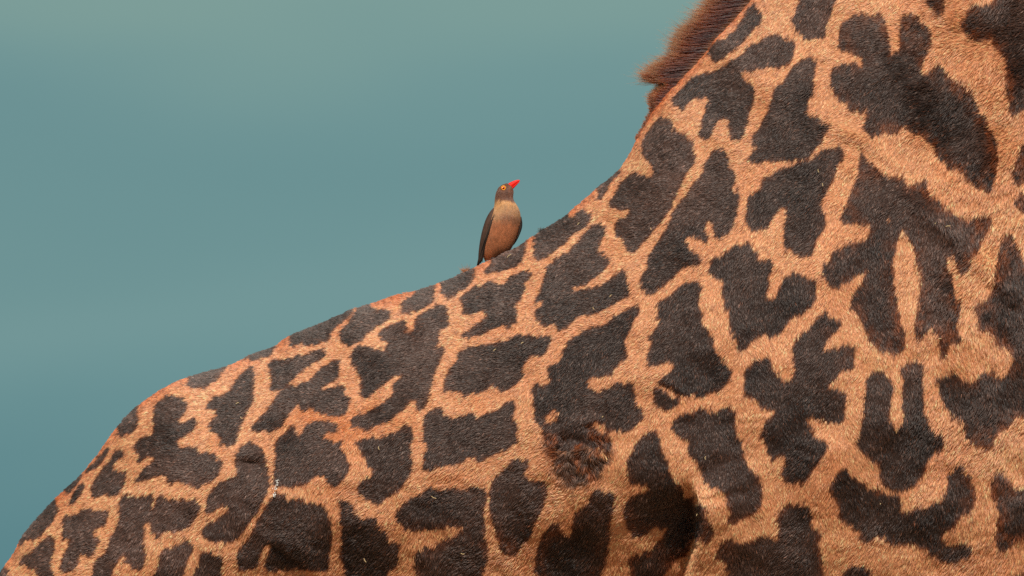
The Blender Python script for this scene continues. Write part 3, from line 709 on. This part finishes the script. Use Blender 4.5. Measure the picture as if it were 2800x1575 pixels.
rnd[2] = np.where(rng.random(NH) < 0.6, lock[1], rnd[2])
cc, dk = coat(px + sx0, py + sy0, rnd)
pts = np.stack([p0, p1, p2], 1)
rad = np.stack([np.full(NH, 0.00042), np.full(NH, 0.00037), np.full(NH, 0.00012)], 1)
ch = np.stack([cc * 0.65, cc, cc * 1.25], 1)  # highlight grain painted in: roots darkened, tips brightened
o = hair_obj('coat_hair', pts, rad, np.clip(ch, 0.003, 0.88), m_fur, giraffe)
o['kind'] = 'stuff'

# ------------------------------------------------------------------ mane
NM = 16000
crest = np.array(TOP[45:], float)
cl, ctt, _ = catmull(crest, 800)
ends = int(np.searchsorted(cl[:, 1] * -1, 420))
ti = rng.integers(0, ends, NM)
root2 = cl[ti] + rng.normal(0, 2.0, (NM, 2))
off = rng.uniform(0, 34, NM)                       # roots stand in a band just below the crest line
tg = np.gradient(cl, axis=0)[ti]; tg /= np.linalg.norm(tg, axis=1)[:, None]
nin = np.stack([-tg[:, 1], tg[:, 0]], -1)           # square to the crest, into the neck
sgn = np.where(nin[:, 1] < 0, -1, 1)
nin = nin * sgn[:, None]
yd = rng.uniform(-1, 1, NM)
dpt = np.where(yd < 0, -1, 1) * (np.abs(yd) ** 1.0) * 0.026
root2 = root2 + nin * (np.abs(yd) * 16)[:, None]
P0 = px2w(root2[:, 0], root2[:, 1], 0.0); P0[:, 1] = dpt
mt = 1 - sstep(186, 246, root2[:, 1])                   # short at its foot, full height further up
clump = fbm(ti / 26.0, yd * 1.5 + 3, 301, 2)
length = (0.034 * (1 - 0.75 * sstep(268, 312, root2[:, 1])) + 0.066 * mt) * (1 + 0.34 * clump + 0.22 * vnoise(ti / 8.0, yd * 0 + 1, 331) + rng.normal(0, 0.06, NM)) * np.where(rng.random(NM) < .10, 1.25, 1)
# strands leave back-left and droop a little, tips lift
a0 = np.radians(183 + 16 * clump + rng.normal(0, 2.5, NM) - 10 * (1 - mt))
a1 = a0 + np.radians(4 + rng.normal(0, 2.5, NM))
a2 = a1 + np.radians(-14 + rng.normal(0, 10, NM) + 26 * vnoise(ti / 9.0, yd * 2, 311))
dirs = [np.stack([np.cos(a), np.zeros(NM), np.sin(a)], -1) for a in (a0, a1, a2)]
sway = np.stack([np.zeros(NM), dpt * 0.35 + rng.normal(0, 0.05, NM) * 0.1, np.zeros(NM)], -1)
k0 = P0; k1 = k0 + (dirs[0] + sway) * (length * 0.3)[:, None]; k2 = k1 + (dirs[1] + sway) * (length * 0.35)[:, None]; k3 = k2 + (dirs[2] + sway) * (length * 0.20)[:, None]; k4 = k3 + (dirs[2] + sway + np.stack([rng.normal(0, .15, NM), np.zeros(NM), rng.normal(.1, .2, NM)], -1)) * (length * 0.13)[:, None]
tone = np.clip(1 + 0.9 * fbm(ti / 7.0, yd * 3, 321, 2) + rng.normal(0, 0.15, NM), 0.35, 1.9)[:, None]
c0 = np.array([0.34, 0.090, 0.020]) * tone; c1 = np.array([0.060, 0.008, 0.002]) * tone ** 1.5
c2 = np.array([0.120, 0.015, 0.003]) * tone ** 1.5; c3 = np.array([0.26, 0.042, 0.008]) * tone; c4_ = np.array([0.62, 0.33, 0.14]) * np.clip(tone, .7, 1.1)
mrad = np.stack([np.full(NM, .00048), np.full(NM, .00045), np.full(NM, .00038), np.full(NM, .00020), np.full(NM, .00004)], 1)
mane = hair_obj('mane', np.stack([k0, k1, k2, k3, k4], 1), mrad, np.clip(np.stack([c0, c1, c2, c3, c4_], 1), 0.004, 0.9), m_mane, giraffe)
mane['label'] = 'upright red-brown mane with pale tips'

def tuft(cx, cy, n, ln_, ang_, spread, c_root, c_tip, seed):
    g_ = np.random.default_rng(seed)
    r = px2w(cx + g_.normal(0, 5, n), cy + g_.normal(0, 3, n), -0.004)
    a = np.radians(ang_ + g_.normal(0, spread, n)); b2 = a + np.radians(g_.normal(0, 20, n))
    l = ln_ * g_.uniform(.5, 1.1, n)
    q1 = r + np.stack([np.cos(a), g_.normal(0, .2, n), np.sin(a)], -1) * (l * .5)[:, None]
    q2 = q1 + np.stack([np.cos(b2), g_.normal(0, .2, n), np.sin(b2)], -1) * (l * .5)[:, None]
    c = np.stack([np.tile(c_root, (n, 1)), np.tile((np.array(c_root) + c_tip) / 2, (n, 1)), np.tile(c_tip, (n, 1))], 1)
    return hair_obj('hair_tuft', np.stack([r, q1, q2], 1), np.tile([.0004, .00035, .0001], (n, 1)), c, m_fur, giraffe)
tuft(1285, 747, 160, 0.020, 160, 25, (0.40, .10, .028), (0.42, .14, .05), 3)['label'] = 'reddish tuft of hair standing up on the back'
tuft(1484, 636, 110, 0.0095, 110, 30, (0.03, .02, .018), (0.06, .04, .03), 4)['label'] = 'small dark tuft of hair on the back'

# ------------------------------------------------------------------ head, hooves and tail of the giraffe (above and below the picture)
m_horn = material('horn_fur', (0.05, 0.03, 0.02), 0.8, noise=(90, .3))
m_hoof = material('hoof', (0.10, 0.085, 0.07), 0.5, noise=(60, .3))
m_eye = material('dark_eye', (0.012, 0.008, 0.006), 0.08, spec=0.6)
for sy in (-1, 1):
    hv, hf = tube([(hx + .07, sy*.055, hz + .13, .030, .030), (hx + .055, sy*.06, hz + .20, .024, .024), (hx + .045, sy*.062, hz + .25, .026, .026), (hx + .04, sy*.062, hz + .275, .014, .014)], 14)
    mesh_obj('horn', hv, hf, m_horn, giraffe)
    ev, ef = tube([(hx + .0, sy*.10, hz + .09, .02, .012), (hx - .03, sy*.17, hz + .11, .045, .016), (hx - .055, sy*.235, hz + .12, .035, .012), (hx - .07, sy*.29, hz + .12, .006, .004)], 14)
    mesh_obj('ear', ev, ef, m_skin, giraffe, colors=np.tile(TAN, (len(ev), 1)))
    yv, yf = tube([(hx + .19, sy*(.085 + .02*k), hz + .06, r_, r_) for k, r_ in ((0, .02), (.5, .026), (1, .022), (1.4, .008))], 14)
    mesh_obj('eye', yv, yf, m_eye, giraffe)
    for fx in (0.795, -0.915):
        kv, kf = tube([(fx - .005, sy*.20, .115, .06, .058), (fx + .01, sy*.20, .06, .078, .072), (fx + .02, sy*.20, -.02, .09, .082)], 18)
        mesh_obj('hoof', kv, kf, m_hoof, giraffe)
tx, tz = wx_(-90, 1745)
tv, tf = tube([(tx + .05, 0, tz + .02, .045, .045), (tx - .03, 0, tz - .06, .038, .035), (tx - .06, 0, tz - .35, .022, .022), (tx - .06, 0, tz - .75, .016, .016), (tx - .05, 0, tz - .95, .014, .014)], 14)
tail = mesh_obj('tail', tv, tf, m_skin, giraffe, colors=np.tile(TAN * .8, (len(tv), 1)))
n = 500
tr = np.array([tx - .05, 0, tz - .90]) + rng.normal(0, .008, (n, 3)) * np.array([1, 1, 4])
td_ = rng.normal(0, .06, (n, 3)); td_[:, 2] = -.22 - .12 * rng.random(n)
hair_obj('tail_tassel', np.stack([tr, tr + td_ * .5, tr + td_ + rng.normal(0, .02, (n, 3))], 1), np.tile([.0006, .0005, .0002], (n, 1)), np.tile([.03, .022, .018], (n, 3, 1)), m_fur, tail)

# ------------------------------------------------------------------ bird on the back
def bp(x, y, d=0.0):
    return px2w(1240 + np.asarray(x, float) / 4.83, 460 + np.asarray(y, float) / 4.83, d)
U = S / 4.83
BD = 0.030                                         # the bird stands a little behind the crest line
bird = empty('oxpecker', tuple(bp(520, 1200, BD)))
bird['label'] = 'small brown bird with red beak and yellow-ringed eye perched on the giraffe\'s back'
bird['category'] = 'bird'
m_plum = material('plumage', attr='tint', rough=0.75, spec=0.2, noise=(420, 0.18))
m_down = hair_material('plumage_barbs', 0.4, 0.7, plain=0.7)
m_beak = material('red_beak', (0.78, 0.012, 0.004), 0.5, spec=0.22, noise=(300, .08))
m_ring = material('yellow_eye_ring', (0.82, 0.34, 0.025), 0.4, noise=(500, .08))
m_iris = material('orange_iris', (0.75, 0.10, 0.01), 0.15, spec=0.6)
m_pupil = material('pupil', (0.03, 0.004, 0.003), 0.06, spec=0.6)
m_leg = material('grey_leg', (0.13, 0.11, 0.10), 0.6, noise=(300, .2))

def loft(rows, seg, depth_ratio, dc=None, power=2.0):
    """rows: y, left, right (+ own depth ratio); closed body of near-elliptic slices"""
    rows = np.asarray(rows, float)
    yy = np.linspace(0, 1, len(rows))
    n = 6 * len(rows)
    r2 = np.stack([np.interp(np.linspace(0, 1, n), yy, rows[:, k]) for k in range(rows.shape[1])], 1)
    for k in range(rows.shape[1]):
        r2[:, k] = gsm(r2[:, k], 3.0)
    V_, F_ = [], []
    for y, l, r, dr, c0_ in r2:
        c = (l + r) / 2; h = max(0.5, (r - l) / 2)
        for k in range(seg):
            a = 2 * math.pi * k / seg
            V_.append(bp(c + h * math.cos(a), y, BD + c0_ * U + 0.0) + np.array([0, -h * dr * U * math.sin(a), 0]))
    n = len(r2)
    for i in range(n - 1):
        for k in range(seg):
            k2 = (k + 1) % seg
            F_.append((i * seg + k, i * seg + k2, (i + 1) * seg + k2, (i + 1) * seg + k))
    for b0, rev in ((0, True), ((n - 1) * seg, False)):
        V_.append(np.mean(V_[b0:b0 + seg], axis=0)); c = len(V_) - 1
        for k in range(seg):
            f = (c, b0 + k, b0 + (k + 1) % seg)
            F_.append(f[::-1] if rev else f)
    return np.array(V_), F_, n
rows = [(203,688,722,.8,0),(214,650,748,.85,0),(235,618,768,.85,0),(270,588,792,.85,0),(330,561,790,.85,0),(400,549,779,.88,0),(450,546,806,.9,0),(500,543,842,.9,0),(560,520,872,.9,0),
        (640,470,886,.9,0),(720,436,880,.9,0),(800,416,862,.9,0),(900,398,832,.9,0),(1000,386,795,.9,0),(1080,382,752,.9,0),(1150,390,690,.9,0),(1210,410,610,.9,0),(1250,440,540,.9,0)]
bv, bf, nr_ = loft(rows, 56, .9)
def plum(Vw):
    x, y = w2px(Vw)
    x = (x - 1240) * 4.83; y = (y - 460) * 4.83
    nz_ = fbm(x / 26, y / 40, 401); n2 = fbm(x / 70, y / 90, 411)
    head = np.array([.150, .060, .036]); throat = np.array([.50, .245, .095]); chest = np.array([.220, .085, .038]); belly = np.array([.360, .122, .050]); belly_shade = np.array([.20, .07, .03])
    yy = y + 40 * nz_ - 0.10 * (x - 640)
    f = lambda a, b_: sstep(a, b_, yy)[:, None]
    c = head * (1 - f(400, 445)) + throat * f(400, 445)
    ch_ = np.maximum(f(500, 640), 0.6 * sstep(600, 700, x)[:, None] * f(430, 560)) * (0.5 + 0.5 * sstep(560, 680, x)[:, None]); c = c * (1 - ch_) + chest * ch_
    be = f(640, 760); c = c * (1 - be) + belly * be
    ve = f(960, 1120) * sstep(480, 600, x)[:, None]; c = c * (1 - ve) + belly_shade * ve  # underside of the bird painted darker, shade put into the plumage colour
    return np.clip(c * (1 + 0.3 * nz_[:, None] + .25 * n2[:, None] + 0.35 * vnoise(x / 9, y / 26, 431)[:, None]), 0.01, .8)
bbody = mesh_obj('body', bv, bf, m_plum, bird, colors=plum(bv))
# soft barbs of the plumage
n = 26000
fa = np.array([f for f in bf if len(f) == 4])
A_, B_, C_ = bv[fa[:, 0]], bv[fa[:, 1]], bv[fa[:, 3]]
nn = np.cross(B_ - A_, C_ - A_); ar_ = np.linalg.norm(nn, axis=1); nn /= np.maximum(ar_, 1e-12)[:, None]
q = rng.choice(len(fa), n, p=ar_ / ar_.sum())
Pb = A_[q] + (B_ - A_)[q] * rng.random((n, 1)) + (C_ - A_)[q] * rng.random((n, 1))
Nb = nn[q]
cen = np.array([bv[:, 0].mean(), BD, 0]); o_ = Pb - cen; o_[:, 2] = 0
Nb = np.where((np.sum(Nb * o_, 1) < 0)[:, None], -Nb, Nb)
bx_, by_ = w2px(Pb); bx_ = (bx_ - 1240) * 4.83; by_ = (by_ - 460) * 4.83
keep = (np.hypot(bx_ - 660, by_ - 260) > 46) & ~((bx_ > 725) & (by_ < 290))
Pb, Nb = Pb[keep], Nb[keep]; n = len(Pb)
fl_ = np.stack([rng.normal(-.18, .22, n), rng.normal(0, .1, n), np.full(n, -1.0)], -1)
fl_ -= Nb * np.sum(fl_ * Nb, 1)[:, None]; fl_ /= np.linalg.norm(fl_, axis=1)[:, None]
lb = rng.uniform(.0035, .0065, n)[:, None]
bc = plum(Pb) * rng.uniform(.94, 1.07, (n, 1))
hair_obj('down', np.stack([Pb, Pb + (fl_ * .98 + Nb * .14) * lb * .5, Pb + (fl_ + Nb * .05) * lb], 1), np.tile([.00030, .00028, .00008], (n, 1)),
         np.clip(np.repeat(bc[:, None], 3, 1) * np.array([.85, 1, 1.1])[None, :, None], .01, .85), m_down, bbody)['kind'] = 'stuff'

# wings: rounded shell of coverts with long flight feathers laid along it
def wing(rows_c, feathers, label, base=(.070, .036, .025)):
    wv, wf, _ = loft(rows_c, 30, 1)
    x, y = w2px(wv); nz_ = fbm((x - 1240) / 3, (y - 460) / 9, 421)
    w = mesh_obj('wing', wv, wf, m_plum, bird, colors=np.clip(np.array(base) * (1 + .5 * nz_[:, None]), .01, 1))
    w['label'] = label
    for path, shade in feathers:
        path = np.array(path, float)
        pp, _, _ = catmull(path[:, :2], 14)
        wd = np.interp(np.linspace(0, 1, 14), np.linspace(0, 1, len(path)), path[:, 2])
        dd = np.interp(np.linspace(0, 1, 14), np.linspace(0, 1, len(path)), path[:, 3])
        fv = []
        for (xx, yy), h, dpt_ in zip(pp, wd, dd):
            for dx_, dz_ in ((-h, .0), (-h * .4, -4), (h * .4, -5), (h, -1), (h * .4, 2), (-h * .4, 2)):
                fv.append(bp(xx + dx_, yy, BD + (dpt_ - 16 + dz_) * U))
        ff = []
        for i in range(13):
            for k in range(6):
                k2 = (k + 1) % 6
                ff.append((i * 6 + k, i * 6 + k2, (i + 1) * 6 + k2, (i + 1) * 6 + k))
        ff += [tuple(range(5, -1, -1)), tuple(range(13 * 6, 14 * 6))]
        fc = np.tile(np.array(shade), (len(fv), 1)); fc[0::6] = (.16, .095, .065)
        fo = mesh_obj('flight_feather', np.array(fv), ff, m_plum, w, colors=fc)
    return w
dkf = [(.030, .018, .014), (.022, .014, .011), (.036, .022, .016), (.018, .012, .010)]
wing([(528,522,548,1.2,-40),(560,492,548,1.3,-40),(620,450,540,1.4,-50),(700,414,524,1.4,-60),(800,384,494,1.3,-60),(900,360,458,1.2,-55),(1000,343,424,1.1,-40),(1100,331,398,1.0,-20),(1180,326,384,.9,0),(1230,326,372,.7,10)],
     [([(536,610,5,-115),(518,720,11,-130),(486,830,15,-125),(448,940,15,-110),(416,1050,13,-85),(392,1150,11,-60),(376,1240,5,-40)], dkf[0]),
      ([(520,640,5,-118),(496,740,11,-134),(462,850,15,-130),(424,960,15,-114),(396,1070,13,-88),(374,1170,11,-62),(358,1256,5,-40)], dkf[1]),
      ([(500,680,5,-118),(474,770,10,-134),(436,880,13,-128),(402,990,13,-108),(376,1090,12,-82),(356,1190,10,-54),(342,1264,5,-34)], dkf[2]),
      ([(440,860,4,-112),(414,940,10,-120),(386,1030,11,-100),(362,1120,11,-72),(342,1210,9,-44),(328,1272,4,-24)], dkf[3])],
     'wing with dark flight feathers on the bird\'s left side of the picture')
wing([(640,868,896,.9,34),(720,852,914,.9,30),(800,836,906,.9,30),(880,815,874,.9,30),(950,795,842,.9,30),(1010,780,800,.8,34)],
     [([(898,670,4,20),(893,760,9,14),(872,850,10,14),(838,930,9,18),(800,1000,6,24),(788,1018,3,28)], dkf[3])],
     'thin dark edge of the far wing', (.022, .014, .011))
# tail feathers, narrow and dark, propped against the back
tl = empty('tail_feathers', tuple(bp(380, 1050, BD)))
tl.parent = bird; tl.matrix_parent_inverse = bird.matrix_world.inverted()
bpy.context.view_layer.update()
for k in range(5):
    o0 = -14 + 7 * k
    fv = []
    pp = [(400 + o0, 980, 8), (378 + o0, 1080, 12), (354 + o0 * .9, 1180, 12), (334 + o0 * .8, 1250, 9), (318 + o0 * .7, 1292, 3)]
    for xx, yy, h in pp:
        for dx_, dz_ in ((-h, 0), (0, -4), (h, 0), (0, 3)):
            fv.append(bp(xx + dx_, yy, BD + (25 + 5 * k + dz_) * U))
    ff = [(i * 4 + q_, i * 4 + (q_ + 1) % 4, (i + 1) * 4 + (q_ + 1) % 4, (i + 1) * 4 + q_) for i in range(4) for q_ in range(4)] + [(3, 2, 1, 0), (16, 17, 18, 19)]
    mesh_obj('tail_feather', np.array(fv), ff, m_plum, tl, colors=np.tile(np.array(dkf[k % 4]) * .9, (len(fv), 1)))
# beak: two mandibles
def beak(name, ctl):
    V_, F_ = [], []
    ctl = np.array(ctl, float)
    pc, _, _ = catmull(ctl[:, :2], 16); hh = np.interp(np.linspace(0, 1, 16), np.linspace(0, 1, len(ctl)), ctl[:, 2])
    tg_ = np.gradient(pc, axis=0); tg_ /= np.linalg.norm(tg_, axis=1)[:, None]
    for (x, y), h, (ux, uy) in zip(pc, hh, tg_):
        for k in range(16):
            a = 2 * math.pi * k / 16
            V_.append(bp(x - uy * h * math.cos(a), y + ux * h * math.cos(a), BD) + np.array([0, -h * 0.8 * U * math.sin(a), 0]))
    for i in range(15):
        for k in range(16):
            F_.append((i * 16 + k, i * 16 + (k + 1) % 16, (i + 1) * 16 + (k + 1) % 16, (i + 1) * 16 + k))
    F_ += [tuple(range(15, -1, -1)), tuple(range(15 * 16, 16 * 16))]
    return mesh_obj(name, np.array(V_), F_, m_beak, bird)
beak('upper_beak', [(712, 262, 40), (742, 237, 40), (785, 206, 37), (825, 181, 32), (850, 169, 26), (866, 164, 18), (876, 163, 7)])
beak('lower_beak', [(714, 288, 27), (749, 269, 28), (793, 237, 24), (832, 206, 18), (857, 187, 12), (870, 177, 5)])
# eyes
def disc(name, cx, cy, prof_, mat, parent, side):
    V_, F_ = [], []
    nrings = len(prof_)
    for r_, h in prof_:
        for k in range(28):
            a = 2 * math.pi * k / 28
            V_.append(bp(cx + r_ * math.cos(a), cy + r_ * math.sin(a), BD + side * h * U))
    for i in range(nrings - 1):
        for k in range(28):
            f = (i * 28 + k, i * 28 + (k + 1) % 28, (i + 1) * 28 + (k + 1) % 28, (i + 1) * 28 + k)
            F_.append(f if side < 0 else f[::-1])
    F_.append(tuple(range((nrings - 1) * 28, nrings * 28)) if side < 0 else tuple(range(nrings * 28 - 1, (nrings - 1) * 28 - 1, -1)))
    return mesh_obj(name, np.array(V_), F_, mat, parent)
for side in (-1, 1):
    e0 = disc('eye', 660, 260, [(21, 70), (20, 84), (16, 91), (9, 95), (3, 97)], m_iris, bird, side)
    disc('eye_ring', 660, 260, [(32, 66), (32, 80), (29, 88), (25, 91), (20, 89), (19, 80)], m_ring, e0, side)
    disc('pupil', 661, 261, [(10, 90), (9, 97), (5, 99), (2, 100)], m_pupil, e0, side)
# legs with toes gripping the coat
def crest_y(x_src):
    return np.interp(x_src, [a[0] for a in TOP[4:48]], [a[1] for a in TOP[4:48]])
for lx in (470, 600):
    gy_ = (float(crest_y(1240 + lx / 4.83)) - 460) * 4.83
    top_ = bp(lx + 10, gy_ - 120, BD); foot = bp(lx, gy_ + 2, 0.018)
    lv, lf = tube([(*top_, .004, .004), (*(top_ * .4 + foot * .6), .0018, .0018), (*(foot + np.array([0, 0, .002])), .0018, .0018)], 8)
    leg = mesh_obj('leg', lv, lf, m_leg, bird)
    for k, (ax, ay) in enumerate(((.012, -.010), (.015, 0.0), (.012, .009), (-.011, .002))):
        tvv, tff = tube([(*foot, .0014, .0014), (*(foot + np.array([ax * .5, ay * .5, .002 + ax * .25])), .0013, .0013), (*(foot + np.array([ax, ay, ax * .5 - .001])), .0005, .0005)], 7)
        mesh_obj('toe', tvv, tff, m_leg, leg)

# ------------------------------------------------------------------ small things caught on the coat
def surf(px_, py_):
    k = np.argmin((PX - px_) ** 2 + (PY - py_) ** 2)
    i, j = divmod(int(k), NS)
    y = front[i, j, 1]
    for _ in range(2):
        w = px2w(px_, py_, y)
        qx, qy = w2px(front.reshape(-1, 3)) if False else (None, None)
    return px2w(px_, py_, y), i, j
FX, FY = w2px(front)
def on_coat(px_, py_, lift_=0.004):
    i, j = np.unravel_index(int(np.argmin((FX - px_) ** 2 + (FY - py_) ** 2)), FX.shape)
    return px2w(px_, py_, front[i, j, 1] - lift_)
m_straw = material('straw', (0.62, 0.45, 0.24), 0.7)
straws = [(649,1103,25,9),(660,1142,140,8),(1036,1225,100,9),(1186,1360,155,14),(1265,1514,170,10),(998,1532,120,12),(1392,700,40,14),(1428,938,30,8),
          (1353,957,40,9),(1582,612,50,8),(1670,809,50,8),(1780,625,110,6),(2238,467,105,9),(2250,505,95,8),(2592,619,8,13),(2570,927,5,9),(2587,972,170,6),
          (2527,917,90,5),(2558,611,60,4),(1752,724,140,6),(1623,843,120,7),(2733,330,45,4),(1648,1140,45,5),(1929,1252,85,9),(1906,1408,60,6),(2165,1013,70,5),(2408,1378,60,4),(1325,860,60,9)]
SV, SF = [], []
for sx_, sy_, sa, sl in straws:
    c = on_coat(sx_, sy_, 0.009)
    u_ = np.array([math.cos(R(sa)), 0.1, math.sin(R(sa))]) * sl * S * .5
    w_ = np.array([-math.sin(R(sa)), 0, math.cos(R(sa))]) * .0007
    b0 = len(SV)
    bend = w_ * 1.6
    for k_, off_ in ((-1, 0), (0, 1), (1, 0)):
        for e_ in (w_, np.array([0, -.0007, 0]), -w_, np.array([0, .0007, 0])):
            SV.append(c + u_ * k_ + bend * off_ + e_)
    for i in range(2):
        for q_ in range(4):
            SF.append((b0 + i * 4 + q_, b0 + i * 4 + (q_ + 1) % 4, b0 + i * 4 + 4 + (q_ + 1) % 4, b0 + i * 4 + 4 + q_))
    SF += [(b0 + 3, b0 + 2, b0 + 1, b0), (b0 + 8, b0 + 9, b0 + 10, b0 + 11)]
chaff = mesh_obj('chaff', np.array(SV), SF, m_straw, None, smooth=False)
chaff['kind'] = 'stuff'
chaff['label'] = 'scattered tiny bits of pale straw caught in the giraffe\'s coat'
chaff['category'] = 'straw'
m_drop = material('dried_dropping', (0.82, 0.80, 0.76), 0.7, noise=(300, .2))
bm = bmesh.new()
for k in range(34):
    f = k / 33
    if 0.62 < f < 0.78: continue
    cx = 760 - 12 * f + rng.normal(0, 3.6); cy = 1312 + 46 * f + rng.normal(0, 2)
    r_ = rng.uniform(.0006, .0013) * (1 if 0.2 < f else .8)
    p = on_coat(cx, cy, 0.0065)
    res = bmesh.ops.create_icosphere(bm, subdivisions=2, radius=r_)
    for v_ in res['verts']:
        v_.co = Vector((v_.co.x * .8, v_.co.y * .5, v_.co.z * 1.5)) * (1 + .25 * math.sin(v_.co.x * 4000 + k)) + Vector(p)
dm = bpy.data.meshes.new('bird_dropping'); bm.to_mesh(dm); bm.free()
dm.materials.append(m_drop)
dm.polygons.foreach_set('use_smooth', np.ones(len(dm.polygons), bool))
drop = bpy.data.objects.new('bird_dropping', dm); COL.objects.link(drop)
drop['label'] = 'small white streak of dried bird dropping on the giraffe\'s flank'
drop['category'] = 'dropping'
